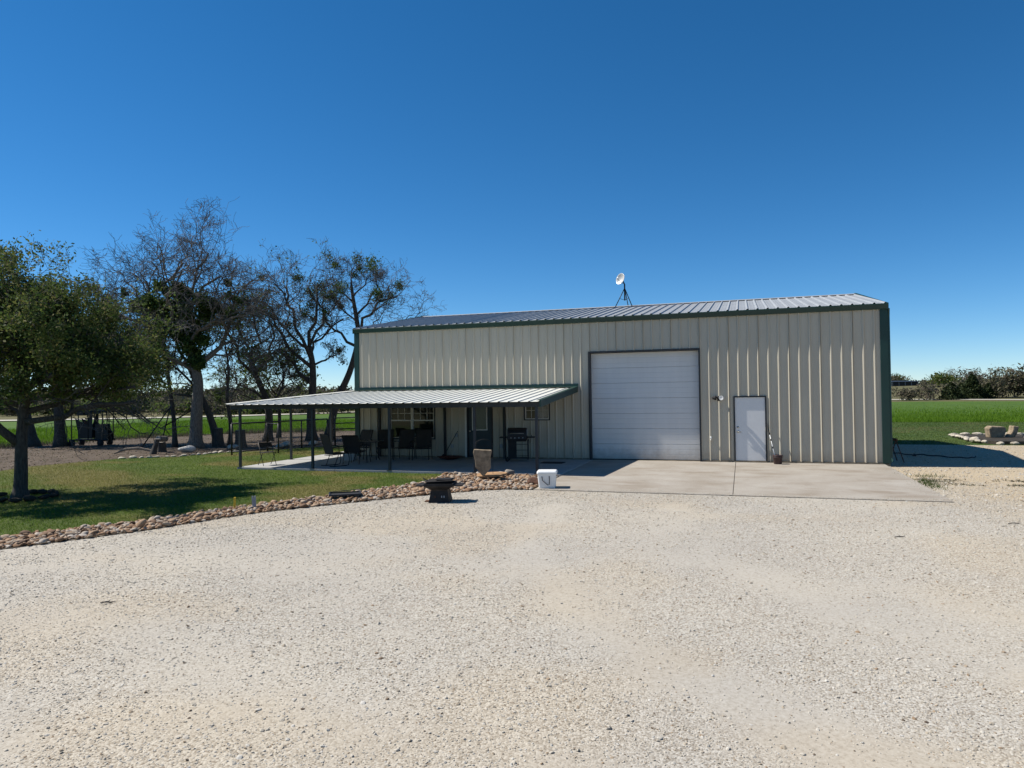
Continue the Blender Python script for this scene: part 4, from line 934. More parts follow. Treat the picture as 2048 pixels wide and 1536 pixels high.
sling_chair('dark sling chair at the right end of the row, nearest the front door', (3.20, -.95, 0), math.radians(14), 'sling chairs under the window')
sling_chair('dark high-back rocking chair behind the second awning post', (1.30, -3.55, 0), math.radians(150), 'chairs at the patio table', True, 1.06)
sling_chair('dark sling chair with its back to the yard at the patio table', (1.55, -2.75, 0), math.radians(186), 'chairs at the patio table', False, .98)
sling_chair('dark sling chair on the far side of the patio table by the corner trim', (.55, -.75, 0), math.radians(-15), 'chairs at the patio table', False, 1.02)
tb = thing('patio_table', 'round glass-topped patio table between the dark sling chairs', 'table', (1.42, -1.75, 0))
MB().lathe([(0, .70), (.58, .70), (.60, .705), (.60, .72), (.58, .725), (0, .725)], n=36).build('tabletop', M['table_top'], tb)
MB().lathe([(.575, .672), (.60, .672), (.60, .698), (.575, .698), (.575, .672)], n=36).build('rim', M['chair_frame'], tb)
for k in range(4):
    a = math.radians(45 + 90 * k); MB().tube([(.55 * math.cos(a), .55 * math.sin(a), .68), (.35 * math.cos(a), .35 * math.sin(a), .35), (.48 * math.cos(a), .48 * math.sin(a), .0)], .014, 7).build('leg', M['chair_frame'], tb, True)
st_ = thing('storage_tote', 'pale lidded box on the patio floor behind the table', 'box', (.62, .0 - 1.55, 0), .2)
loft([rrect(.2, .15, 0), rrect(.22, .17, .22)]).build('body', M['grey_plastic'], st_); loft([rrect(.235, .185, .22), rrect(.235, .185, .25), rrect(.2, .15, .262)]).build('lid', M['white_plastic'], st_)
# folding chair
fc = thing('folding_chair', 'thin-legged folding chair in the sun at the left end of the patio', 'chair', (-1.25, -3.75, 0), math.radians(60))
for s in (-1, 1):
    x = s * .22; MB().tube([(x, -.24, 0), (x, .02, .42), (x, .20, .80)], .011, 6).build('leg', M['chair_frame'], fc, True); MB().tube([(x, .22, 0), (x, -.18, .44)], .011, 6).build('leg', M['chair_frame'], fc, True)
MB().box(-.21, -.20, .43, .21, .16, .445).build('seat', M['chair_sling'], fc); MB().beam((-.22, .155, .68), (.22, .155, .68), .015, .16).build('backrest', M['chair_sling'], fc)
# red bowl, broom, mat
rb = thing('fire_bowl', 'shallow dark red round bowl on the patio left of the front door', 'bowl', (4.18, -.72, 0))
MB().lathe([(0, .03), (.14, .03), (.30, .055), (.42, .10), (.435, .10), (.43, .085), (.31, .035), (.15, .0), (0, .0)], n=36).build('dish', M['firebowl'], rb, True)
MB().lathe([(.425, .092), (.445, .092), (.447, .104), (.425, .106)], n=36).build('rim', M['rust'], rb, True)
br = thing('broom', 'dark broom leaning on the wall between window and front door', 'broom', (3.78, -.32, 0))
MB().tube([(.0, 0, .12), (.46, .20, .98)], .012, 8).build('handle', M['chair_frame'], br, True); m_ = MB(); m_.prism([(-.16, 0), (.10, 0), (.05, .15), (-.04, .15)], -.03, .03); m_.build('bristles', M['black_rubber'], br)
mt_ = MB(); mt_.box(-.38, -.25, .0, .38, .25, .016); q = mt_.build('door_mat', M['black_rubber'], bevel=.005); q.location = (8.12, -1.35, 0); tag(q, 'black rubber mat on the patio right of the grill', 'mat')
# gas grill
gg = thing('gas_grill', 'black gas grill on a cart under the small window', 'grill', (6.78, -.95, 0), math.radians(14))
for x in (-.30, .36):
    for y in (-.18, .18): MB().box(x - .018, y - .018, .06, x + .018, y + .018, .74).build('leg', M['chair_frame'], gg)
MB().box(-.281, -.20, .10, -.02, -.178, .70).build('cabinet_panel', M['black_rubber'], gg)
for z in (.16, .36, .56): MB().tube([(-.28, .18, z), (.34, .18, z)], .01, 6).build('rail', M['chair_frame'], gg)
MB().box(-.28, -.17, .10, .34, .17, .12).build('bottom_shelf', M['black_rubber'], gg)
loft([rrect(.30, .22, .68), rrect(.34, .25, .76), rrect(.34, .25, .86)]).build('firebox', M['black_rubber'], gg)
m_ = MB(); pr = [(-.26, .865), (-.25, .98), (-.18, 1.09), (-.04, 1.14), (.12, 1.12), (.22, 1.02), (.25, .865)]; m_.prism(pr, -.33, .33, 'x'); m_.build('hood', M['dark_steel'], gg, bevel=.015)
MB().box(.331, -.20, .88, .338, .18, 1.08).build('hood_end', M['grey_plastic'], gg)
MB().tube([(-.22, -.27, .95), (-.22, -.31, .96), (.22, -.31, .96), (.22, -.27, .95)], .012, 8).build('handle', M['brass'], gg, True)
for s in (-1, 1): MB().box(min(s * .342, s * .60), -.22, .80, max(s * .342, s * .60), .22, .83).build('side_shelf', M['black_rubber'], gg, bevel=.008)
MB().box(-.32, -.285, .77, .32, -.252, .85).build('control_panel', M['dark_steel'], gg)
for x in (-.2, -.07, .07, .2): MB().tube([(x, -.285, .81), (x, -.315, .81)], .022, 12).build('knob', M['grey_plastic'], gg, True)
for y in (-.18, .18): MB().tube([(-.34, y - .02, .07), (-.34, y + .02, .07)], .07, 16).build('wheel', M['black_rubber'], gg, True)
MB().tube([(.36, -.26, .84), (.44, -.30, .62), (.50, -.20, .90)], .01, 6).build('gas_hose', M['black_rubber'], gg, True)

# ------------------------------------------------------------------ pipe fences, gate, old chute, stumps
fe = thing('pipe_fence', 'black pipe and wire mesh fence left of the patio', 'fence')
FA = Vector((-6.0, .2, 0)); FB = Vector((-5.0, 5.7, 0)); FD = FB - FA
FT = [0, .34, .70, 1.0]
for t in FT: c = FA + FD * t; MB().tube([(c.x, c.y, -.15), (c.x, c.y, 1.22)], .036, 10).build('post', M['pipe_black'], fe, True)
MB().tube([FA + Vector((0, 0, 1.23)), FB + Vector((0, 0, 1.23))], .034, 10).build('top_rail', M['pipe_black'], fe, True)
MB().tube([FA + Vector((0, 0, .06)), FB + Vector((0, 0, .06))], .026, 8).build('bottom_rail', M['pipe_black'], fe, True)
for a, b in zip(FT[:-1], FT[1:]):
    m_ = MB(); L_ = (b - a) * FD.length; nv = int(L_ / .10)
    for k in range(1, nv): c = FA + FD * (a + (b - a) * k / nv); m_.tube([(c.x, c.y, .06), (c.x, c.y, 1.2)], .0036, 3, False)
    for z in np.arange(.16, 1.2, .10): p0 = FA + FD * a; p1 = FA + FD * b; m_.tube([(p0.x, p0.y, z), (p1.x, p1.y, z)], .0036, 3, False)
    o = m_.build('wire_mesh', M['post_steel'], fe); o['kind'] = 'stuff'
gt = thing('pen_gate', 'narrow black pipe gate standing open inside the mesh fence', 'gate')
GA = Vector((-5.62, 1.95, 0)); GB = Vector((-4.35, 1.05, 0))
MB().tube([GB + Vector((0, 0, -.02)), GB + Vector((0, 0, 1.2))], .03, 8).build('gate_stile', M['pipe_black'], gt, True)
MB().tube([GA + Vector((.07, -.05, .12)), GA + Vector((.07, -.05, 1.2))], .03, 8).build('gate_stile', M['pipe_black'], gt, True)
for z in (.15, 1.18): MB().tube([GA + Vector((.07, -.05, z)), GB + Vector((0, 0, z))], .024, 8).build('gate_rail', M['pipe_black'], gt, True)
pf = thing('rail_fence', 'black three-rail pipe fence running behind the building corner', 'fence')
RA = Vector((-4.82, 5.9, 0)); RB = Vector((-.4, 8.6, 0))
for t in (0.02, .5, 1): c = RA + (RB - RA) * t; MB().tube([(c.x, c.y, -.15), (c.x, c.y, 1.34)], .038, 10).build('post', M['pipe_black'], pf, True)
for z in (.45, .82, 1.1, 1.36): MB().tube([RA + Vector((0, 0, z - .1)), RB + Vector((0, 0, z))], .027, 8).build('rail', M['pipe_black'], pf, True)

ch = thing('cattle_chute', 'dark rusty cattle squeeze chute parked under the trees', 'cattle chute', (-18.95, 4.95, -.12), math.radians(18)); ch.scale = (.92, .92, 1.12)
for x in (-1.05, -.1, .75, 1.0):
    for y in (-.32, .32): MB().tube([(x, y, .25), (x, y, 1.62)], .03, 6).build('upright', M['pipe_black'], ch)
for y in (-.34, .34):
    MB().tube([(-1.1, y, 1.62), (1.05, y, 1.62)], .03, 6).build('top_rail', M['pipe_black'], ch); MB().tube([(-1.2, y, .28), (1.1, y, .28)], .04, 6).build('skid_rail', M['pipe_black'], ch)
for y in (-.30, .30):
    m_ = MB(); m_.prism([(-.85, 1.30), (-.20, 1.0), (.05, 1.58), (.15, 1.58), (.12, .35), (-.62, .35)], y - .015, y + .015); m_.build('side_panel', M['pipe_black'], ch)
    m_ = MB(); m_.prism([(.32, 1.02), (.82, 1.02), (.86, .75), (.98, .6), (1.0, .22), (.32, .22)], y - .02, y + .02); m_.build('squeeze_panel', M['pipe_black'], ch)
for k in range(3):
    MB().box(-.75 + .5 * k, -.36, 1.45 + .05 * k, -.35 + .5 * k, .36, 1.58 + .05 * k).build('top_guard', M['pipe_black'], ch)
for k in range(5): MB().beam((-.5 + k * .12, -.34, 1.05 + .12 * k), (-.5 + k * .12, .34, 1.05 + .12 * k), .03, .05).build('slat', M['rust'], ch)
for x in np.linspace(-.9, .95, 8): MB().beam((x, -.34, 1.66 + .05 * math.sin(x * 9)), (x + .12, .36, 1.70 + .04 * math.cos(x * 7)), .05, .04).build('crossbar', M['pipe_black'], ch)
MB().tube([(.95, -.36, 1.6), (1.12, -.42, 1.15), (1.5, -.42, 1.12)], .018, 6).build('lever', M['rust'], ch)
for x in (-.95, .70):
    for y in (-.46, .46): MB().tube([(x, y - .06, .14), (x, y + .06, .14)], .17, 16).build('wheel', M['black_rubber'], ch, True)

pa = thing('leaning_pipe_frame', 'dark leaning pipe A-frame standing between the tree trunks', 'pipe frame', (-12.6, 4.2, -.12), YAW)
for a, b in (((-1.9, .2, 0), (-.35, .0, 2.05)), ((-1.15, .6, 0), (-.35, 0, 2.05)), ((-1.0, .3, .95), (.9, .2, 2.0))): MB().tube([a, b], .032, 7).build('pipe', M['pipe_black'], pa, True)
MB().tube([(.75, .3, .0), (.85, .25, 2.15)], .035, 7).build('upright_pipe', M['pipe_black'], pa, True)

def stump(label, loc, r, h, tilt=(0, 0), log=False):
    t = thing('tree_stump', label, 'stump', loc); rs_ = random.Random(int(r * 1000 + h * 77)); n_ = 16; m_ = MB(); rows = 5
    for i in range(rows):
        f = i / (rows - 1); z = h * f; fl_ = 1 + .55 * (1 - f) ** 3
        for k in range(n_):
            a = 2 * math.pi * k / n_; w = r * fl_ * (1 + .09 * math.sin(3 * a + r * 30) + rs_.uniform(-.04, .04)); m_.v.append((w * math.cos(a) + tilt[0] * f * h, w * math.sin(a) + tilt[1] * f * h, z - .05))
    for i in range(rows - 1):
        for k in range(n_): m_.f.append((i * n_ + k, i * n_ + (k + 1) % n_, (i + 1) * n_ + (k + 1) % n_, (i + 1) * n_ + k))
    m_.build('bark', M['bark_dark'], t, True)
    c = MB(); c.add([m_.v[(rows - 1) * n_ + k] for k in range(n_)], [tuple(range(n_))]); q = c.build('cut_face', M['cutwood'], t); q.location.z = .003
    return t
stump('dark upright tree stump left of the mesh fence', (-10.9, 5.1, -.12), .2, .98)
stump('short pale-topped stump seen through the mesh fence', (-9.3, 4.75, -.12), .23, .9)
stump('grey stump with a leaning cut end in the dirt', (-11.2, 1.75, -.12), .17, .5, (.1, -.1))
stump('leaning broken stump in front of the log', (-10.55, .6, -.12), .11, .72, (.3, .1))
lg = thing('cut_log', 'short log with its pale cut end towards the yard', 'log', (-10.95, 1.5, .50), YAW)
m_ = MB(); m_.tube([(0, -.28, .02), (0, .4, -.03)], [.135, .13], 14); m_.build('bark', M['bark_grey'], lg, True)
m_ = MB(); m_.tube([(0, -.29, .02), (0, -.283, .02)], .115, 14); m_.build('cut_face', M['cutwood'], lg)
m_ = MB(); m_.tube([(-1.6, -.2, .05), (-1.2, .0, .22), (-.7, .1, .26), (-.1, .2, .12)], [.03, .06, .06, .05], 7); m_.tube([(-1.2, 0, .22), (-1.75, -.3, .22)], [.035, .015], 6)
q = m_.build('fallen_branch', M['blade']); q.location = (-10.7, .75, -.12); q.rotation_euler = (0, 0, YAW); tag(q, 'bare grey fallen branch on the dirt beside the stumps', 'branch')
boulder('pale_boulder', 'large pale limestone boulder on the dirt beside the big trunk', 'boulder', (-9.75, 1.75, .02), (.40, .27, .2), M['white_rock'], 21, YAW)
for i, (x, y, s_) in enumerate(((-8.6, 3.4, .22), (-7.8, 4.6, .2), (-7.1, 5.4, .26), (-6.6, 4.2, .2), (-6.1, 6.2, .24))):
    boulder('small_rock', ['pale round rock behind the mesh fence near its left end', 'grey rock behind the mesh fence near the pale stump', 'tan rock behind the middle of the mesh fence', 'small rock low behind the fence mesh', 'rock behind the mesh fence near its right end'][i], 'rock', (x, y, .0), (s_ * 1.3, s_, s_ * .7), M['limestone'], 40 + i)
# limestone edging along the lawn
ed = thing('stone_edging', 'row of pale flat limestone pieces edging the lawn against the dirt', 'edging')
EP = [(-9.55, -2.1), (-8.6, -1.6), (-7.75, -.95), (-7.45, .2), (-7.25, 1.3), (-6.7, 1.75)]
mesh_e = [boulder('edging_stone', None, None, (0, 0, 0), (1, 1, 1), M['limestone'], 60 + i, sub=2) for i in range(3)]
EM = [o.data for o in mesh_e]
for o in mesh_e: bpy.data.objects.remove(o)
def row(parent, pts, step, size, seed, name='edging_stone', z=-.05):
    rs_ = random.Random(seed); P = [Vector((*q, 0)) for q in pts]; d = 0
    for a, b in zip(P[:-1], P[1:]):
        ln = (b - a).length; 
        while d < ln:
            c = a + (b - a) * (d / ln); s_ = size * rs_.uniform(.7, 1.3); o = bpy.data.objects.new(name, EM[rs_.randrange(3)]); COL.objects.link(o); o.parent = parent
            o.location = (c.x + rs_.gauss(0, .04), c.y + rs_.gauss(0, .04), z + s_ * .2); an = math.atan2((b - a).y, (b - a).x) + rs_.gauss(0, .25); o.rotation_euler = (rs_.gauss(0, .1), rs_.gauss(0, .1), an); o.scale = (s_ * 1.25, s_ * .75, s_ * rs_.uniform(.45, .7)); d += step * rs_.uniform(.85, 1.2)
        d -= ln
row(ed, EP, .27, .115, 3)
# tree ring stones under the near tree
tr_ = thing('tree_ring', 'ring of grey stones around the near tree trunk', 'stone ring', (0, 0, 0))
row(tr_, [(-2.42 + .78 * math.cos(a), -11.46 + .78 * math.sin(a)) for a in np.linspace(0, 2 * math.pi, 13)], .30, .19, 9, 'ring_stone', -.04)
for o in tr_.children:
    o.material_slots[0].link = 'OBJECT'; o.material_slots[0].material = M['mulch']; o.scale = o.scale * .6
# raised bed at right
rbed = thing('raised_bed', 'low raised garden bed edged with pale limestone blocks at right', 'garden bed')
bp_ = [(23.75, 15.4), (23.72, 11.4), (24.1, 10.15), (34, 10.6), (34, 15.9), (25.0, 15.0)]
m_ = MB(); m_.prism(bp_, -.2, .06, 'z'); m_.build('soil', M['mulch'], rbed)
row(rbed, [(23.75, 15.5), (23.62, 13.0), (23.6, 11.3), (23.75, 10.1)], .42, .19, 31, 'edging_stone', .0)
row(rbed, [(24.2, 9.95), (34, 10.3)], .42, .13, 33, 'edging_stone', -.05)
row(rbed, [(23.9, 15.5), (25.0, 15.3), (34, 16.1)], .45, .19, 32, 'edging_stone', .02)
bl = thing('flat_boulders', None, None) if False else None
m_ = MB(); m_.prism([(-.62, 0), (.12, 0), (.30, .42), (.18, .62), (-.55, .66), (-.72, .55)], -.22, .22); q = m_.build('slab_boulder', M['stone_tan'], bevel=.06); q.location = (25.0, 12.9, .04); q.scale = (.8, .8, .82); q.rotation_euler = (.05, 0, YAW); tag(q, 'large flat-topped tan boulder standing in the raised bed', 'boulder')
m_ = MB(); m_.prism([(-.22, 0), (.16, 0), (.34, .30), (.42, .62), (.1, .66), (.05, .4)], -.2, .2); q = m_.build('slab_boulder', M['stone_tan'], bevel=.05); q.location = (25.45, 13.05, .04); q.scale = (.8, .8, .82); q.rotation_euler = (.02, 0, YAW); tag(q, 'narrow tan boulder right of the large one in the raised bed', 'boulder')
boulder('grey_boulder', 'grey squared boulder at the right end of the raised bed', 'boulder', (26.25, 13.0, .18), (.36, .3, .28), M['grey_rock'], 71)

# black hose and a red frame leaning at the corner
hs = MB(); pts_ = []
for i in range(70):
    t = i / 69; pts_.append((18.9 + 2.6 * t + .3 * math.sin(t * 9), 4.6 - 1.2 * t + .45 * math.sin(t * 13 + 1), -.05 + .012 * math.sin(i)))
hs.tube(pts_, .018, 6); q = hs.build('garden_hose', M['black_rubber'], None, True); tag(q, 'dark garden hose lying on shaded gravel beside the building', 'hose')
sh_ = thing('sawhorse', 'rusty red folding sawhorse leaning by the right corner of the building', 'sawhorse', (18.72, 1.7, -.075), math.radians(96))
for x in (-.35, .35):
    for y in (-.22, .22): MB().tube([(x, y, 0), (x * .9, 0, .72)], .016, 6).build('leg', M['rust'], sh_)
MB().beam((-.42, 0, .73), (.42, 0, .73), .05, .08).build('crossbeam', M['rust'], sh_)

# ------------------------------------------------------------------ trees
def world_off(base, q):   # q = (sideways, away, up) as seen from the yard
    return Vector(base) + RT0 * q[0] + FW0 * q[1] + Vector((0, 0, q[2]))

class Tree:
    def __init__(self, seed, nch, ratio, ang, up, taper=.45, rmin=.006, wig=.07, sides=(10, 7, 5, 4, 3, 3)):
        self.rs = random.Random(seed); self.nch = nch; self.ratio = ratio; self.ang = ang; self.up = up; self.taper = taper; self.rmin = rmin; self.wig = wig; self.sides = sides
        self.thick = MB(); self.thin = MB(); self.tips = []; self.mids = []; self.maxl = len(nch)
    def poly(self, p0, p1, n, wig):
        rs = self.rs; d = p1 - p0; L = d.length; out = []; off = Vector((0, 0, 0))
        a = Vector((rs.gauss(0, 1), rs.gauss(0, 1), rs.gauss(0, .6))) * L * wig
        for i in range(n + 1):
            t = i / n; out.append(p0 + d * t + a * math.sin(t * math.pi) + Vector((rs.gauss(0, 1), rs.gauss(0, 1), rs.gauss(0, 1))) * L * wig * .28 * (0 < i))
        return out
    def emit(self, pts, r0, r1, level):
        n = len(pts) - 1; rr = [max(self.rmin, r0 + (r1 - r0) * (i / n) ** .8) for i in range(n + 1)]
        (self.thick if level <= 2 else self.thin).tube(pts, rr, self.sides[min(level, 5)], level <= 1)
    def grow(self, p0, p1, r0, level):
        pts = self.poly(p0, p1, max(4, 7 - level), self.wig); self.emit(pts, r0, r0 * self.taper, level); self.children(pts, r0, level)
    def children(self, pts, r0, level):
        L = sum((b - a).length for a, b in zip(pts[:-1], pts[1:])); rs = self.rs; n = len(pts) - 1
        if level >= self.maxl: self.tips.append((pts[0], pts[-1])); return
        if level >= self.maxl - 1: self.mids += pts[1:]
        k = self.nch[level]
        for c in range(k):
            t = .30 + .70 * (c + .2 + rs.random() * .8) / k; t = min(t, 1.0); f = t * n; i = min(int(f), n - 1); p = pts[i].lerp(pts[i + 1], f - i); tan = (pts[i + 1] - pts[i]).normalized()
            ax = tan.cross(Vector((rs.gauss(0, 1), rs.gauss(0, 1), rs.gauss(0, 1))))
            if ax.length < 1e-4: continue
            an = math.radians(self.ang[level] * rs.uniform(.55, 1.35)); d = Matrix.Rotation(an, 3, ax.normalized()) @ tan; d = (d + Vector((0, 0, self.up[level]))).normalized()
            ln = L * self.ratio[level] * rs.uniform(.65, 1.2) * (1.2 - .55 * t); rc = max(self.rmin, r0 * (1 - (1 - self.taper) * t) * rs.uniform(.42, .62))
            self.grow(p, p + d * ln, rc, level + 1)

def leaf_cloud(C, size, name, mt, parent, elong=1.9, seed=1):
    r = np.random.default_rng(seed); n = len(C); s = size * r.uniform(.6, 1.35, n)
    u = r.normal(size=(n, 3)); u /= np.linalg.norm(u, axis=1, keepdims=True); w = r.normal(size=(n, 3)); v = np.cross(u, w); v /= np.linalg.norm(v, axis=1, keepdims=True)
    a = u * (s * elong / 2)[:, None]; b = v * (s / 2)[:, None]
    V = np.stack([C - a, C + b, C + a, C - b], 1).reshape(-1, 3); return mesh_np(name, V, np.arange(4 * n).reshape(-1, 4), mt, parent)

def make_tree(label, base, trunk, r0, r1, limbs, spec, bark, twig, name='bare_tree', group=None):
    base = Vector(base); root = thing(name, label, 'tree', base, 0, group); T = Tree(**spec)
    tp = [world_off((0, 0, 0), q) for q in trunk]
    # smooth trunk path
    P = []; n = 5
    for a, b in zip(tp[:-1], tp[1:]):
        for k in range(n): P.append(a.lerp(b, k / n))
    P.append(tp[-1])
    for _ in range(4): P[1:-1] = [(P[i - 1] + P[i] * 2 + P[i + 1]) / 4 for i in range(1, len(P) - 1)]
    N = len(P) - 1; rr = [r0 + (r1 - r0) * i / N for i in range(N + 1)]; rr[0] = r0 * 1.55; rr[1] = r0 * 1.2; rr[2] = (rr[2] + r0) / 2
    P[0] = P[0] - Vector((0, 0, .12)); T.thick.tube(P, rr, 12)
    for (t, tgt, r) in limbs:
        f = t * N; i = min(int(f), N - 1); p = P[i].lerp(P[i + 1], f - i); T.grow(p, world_off((0, 0, 0), tgt), r, 1)
    T.thick.build('trunk', M[bark], root, True, fix=False); T.thin.build('twigs', M[twig], root, False, fix=False)
    return root, T

def tip_points(T, per, spread, seed, frac=1.0):
    r = np.random.default_rng(seed); A = np.array([list(a) for a, b in T.tips]); B = np.array([list(b) for a, b in T.tips])
    k = r.random(len(A)) < frac; A, B = A[k], B[k]; t = r.random((len(A), per, 1)); return (A[:, None] * (1 - t) + B[:, None] * t + r.normal(0, spread, (len(A), per, 3))).reshape(-1, 3)

# near live oak
oak_spec = dict(seed=11, nch=(0, 6, 6, 5), ratio=(0, .58, .55, .55), ang=(0, 55, 55, 55), up=(0, .12, .16, .2), rmin=.005)
oak_limbs = [(.42, (-2.6, .3, 3.0), .12), (.42, (-1.5, -1.0, 3.6), .10), (.60, (2.5, .3, 2.35), .085), (.66, (1.9, 1.6, 2.7), .08), (.7, (1.6, -1.3, 2.9), .08), (.8, (1.9, .6, 3.5), .075), (.8, (-.6, 2.4, 3.7), .085), (.8, (-.4, -1.9, 3.5), .08),
             (.9, (.95, .2, 4.3), .07), (.75, (1.9, -.6, 3.1), .06), (.8, (1.4, 1.0, 3.5), .06), (.95, (.45, .3, 4.4), .06), (1.0, (-.35, .1, 4.5), .06), (.97, (.3, .4, 4.9), .04), (1.0, (-.5, -.2, 5.2), .04), (1.0, (-1.0, .2, 5.3), .04), (.98, (.15, 0, 5.4), .025), (.92, (.9, .3, 4.6), .04), (.95, (-1.5, .4, 4.5), .07), (.85, (1.1, 2.5, 4.2), .07), (.9, (-2.0, 1.6, 4.0), .07), (.88, (1.0, -1.5, 4.3), .06), (.72, (.9, 3.0, 3.1), .07), (.7, (-3.2, -.4, 3.6), .07)]
oak, To = make_tree('dense dark live oak at the left edge, nearest tree to the gravel', (-2.42, -11.46, -.06), [(0, 0, 0), (.03, 0, .6), (.03, 0, 1.2), (.05, .02, 1.8), (.1, .05, 2.6), (.05, .1, 3.2)], .155, .09, oak_limbs, oak_spec, 'bark_dark', 'twig', 'live_oak')
C = tip_points(To, 30, .12, 5); sd0 = C[:, 0] * RT0.x + C[:, 1] * RT0.y; C = C[(C[:, 2] > 1.75 + .42 * np.clip(sd0, 0, 2.2)) & (np.random.default_rng(2).random(len(C)) > .7 * sstep(3.6, 5.6, C[:, 2]))]
leaf_cloud(C, .044, 'crown', M['leaf_oak'], oak, 1.9, 3)

bare = lambda seed, **k: dict(dict(seed=seed, nch=(0, 6, 5, 4, 4), ratio=(0, .62, .64, .66, .70), ang=(0, 44, 48, 48, 46), up=(0, .03, .04, .03, 0), rmin=.0078, wig=.12), **k)
big, Tb = make_tree('tall bare tree with dark ivy clumps, tallest behind the lawn', (-11.55, 4.25, -.12), [(0, 0, 0), (.05, 0, 1.2), (.1, 0, 2.4), (.2, 0, 3.6), (.02, 0, 4.6), (-.5, 0, 5.9), (-.75, 0, 7.0)], .36, .17,
                    [(.66, (1.7, .6, 8.2), .16), (.60, (-1.9, -.5, 6.6), .12), (.72, (-3.8, .4, 7.9), .13), (.8, (2.6, -.8, 7.2), .12), (.85, (.9, 1.2, 9.9), .13), (.9, (-2.2, -.8, 9.2), .12), (1.0, (-.9, .3, 10.2), .13), (.97, (-4.2, 1.0, 9.2), .10), (.85, (-4.9, -.4, 8.2), .10), (.6, (-3.9, .6, 6.2), .09), (.9, (2.9, .6, 9.2), .11), (1.0, (.6, .2, 10.8), .1), (.62, (3.0, 1.0, 5.6), .08), (.95, (.2, -1.6, 9.6), .1), (.7, (-2.8, 1.4, 5.4), .08)], bare(21), 'bark_grey', 'twig')
r_ = np.random.default_rng(4); CL = []
for (sx, dd0, z, s_, n0) in ((-.5, 0, 5.9, .55, 1900), (-.15, 0, 5.0, .5, 1700), (0.1, .1, 4.2, .34, 800), (-.9, 0, 6.7, .6, 1900), (-1.5, -.2, 7.0, .5, 1400), (-2.3, -.1, 7.1, .4, 1000), (-3.1, .2, 7.5, .32, 700), (.5, .2, 7.0, .5, 1300), (1.3, .3, 7.3, .36, 800), (2.0, .2, 6.9, .3, 600), (-1.2, 0, 8.3, .4, 900), (-.3, .1, 7.9, .5, 1200), (-1.9, .3, 5.9, .36, 700), (1.8, .4, 8.6, .16, 200), (-1.6, -.4, 5.3, .35, 600), (-3.9, .5, 8.1, .14, 150), (2.3, -.3, 7.6, .2, 250), (-.6, .4, 6.3, .6, 1500)):
    for k in range(4):
        c = np.array(world_off((0, 0, 0), (sx + r_.normal(0, s_ * .6), dd0 - .3 + r_.normal(0, s_ * .6), z + .55 + r_.normal(0, s_ * .55)))); CL.append(c + r_.normal(0, s_ * .36, (int(n0 * 1.5) // 4, 3)))
leaf_cloud(np.concatenate(CL), .105, 'ivy', M['leaf_ivy'], big, 1.6, 8)
big.scale = (.9, .9, .89)

def mist(T, root, n, seed, rad=.16, m='leaf_ivy', per=170, size=.07):
    r = np.random.default_rng(seed); md = T.mids; out = []
    for k in range(n): c = np.array(md[r.integers(len(md))]); out.append(c + r.normal(0, rad * r.uniform(.6, 1.3), (per, 3)))
    leaf_cloud(np.concatenate(out), size, 'mistletoe', M[m], root, 1.6, seed)
t2, T2 = make_tree('bare tree with two trunks leaning left above the mesh fence', (-11.2, 9.35, -.12), [(0, 0, 0), (.1, 0, 1.2), (.05, 0, 2.4), (-.5, 0, 3.6), (-1.0, 0, 5.2)], .26, .13,
                   [(.45, (.9, .3, 4.2), .13), (.5, (-2.6, .5, 4.6), .08), (.7, (-2.2, -.4, 7.0), .12), (.85, (.1, .6, 7.4), .1), (1.0, (-2.5, .3, 7.9), .1), (1.0, (-1.1, -.2, 8.3), .1), (.95, (.9, .8, 6.6), .08), (.35, (-2.2, -.2, 3.4), .06)], bare(31), 'bark_dark', 'twig')
mist(T2, t2, 9, 51); t2.scale = (.95, .95, .9)
leaf_cloud(tip_points(T2, 2, .15, 4, .25), .09, 'young_leaves', M['leaf_spring'], t2, 1.6, 6)
t3, T3 = make_tree('broad bare tree directly above the left end of the awning', (-8.85, 10.1, -.12), [(0, 0, 0), (-.05, 0, 1.6), (.1, 0, 3.2), (.12, 0, 4.8), (-.1, 0, 6.0)], .30, .15,
                   [(.55, (-2.2, .2, 5.8), .13), (.72, (-3.0, .4, 9.0), .13), (.8, (-1.3, -.5, 9.6), .12), (1.0, (.5, .3, 9.8), .12), (.9, (1.7, .8, 7.8), .1), (.75, (1.6, -.3, 5.4), .08), (.95, (-2.0, -.3, 8.0), .1), (.6, (-1.6, .6, 4.4), .07), (1.0, (-.5, .5, 10.0), .1)], bare(41), 'bark_dark', 'twig')
mist(T3, t3, 16, 52); t3.scale = (.9, .9, .88)
leaf_cloud(tip_points(T3, 1, .15, 4, .16), .09, 'young_leaves', M['leaf_spring'], t3, 1.6, 7)
t4, T4 = make_tree('bare tree leaning right behind the building corner, mistletoe in its top', (-8.0, 10.4, -.12), [(0, 0, 0), (.5, 0, 2.4), (1.4, 0, 4.1), (2.05, 0, 6.4), (1.75, 0, 8.2), (1.55, 0, 9.6)], .26, .09,
                   [(.55, (-.3, .3, 7.9), .10), (.6, (4.2, .4, 9.0), .12), (.62, (5.4, .2, 7.4), .11), (.75, (3.4, -.4, 9.6), .08), (.85, (.3, .4, 9.8), .07), (1.0, (1.7, .2, 10.8), .06), (.7, (.2, -.3, 9.0), .07), (.55, (3.8, .8, 6.4), .08), (.9, (2.6, .4, 10.4), .06)], bare(61), 'bark_dark', 'twig')
mist(T4, t4, 26, 53, .19); t4.scale = (.9, .9, .9)
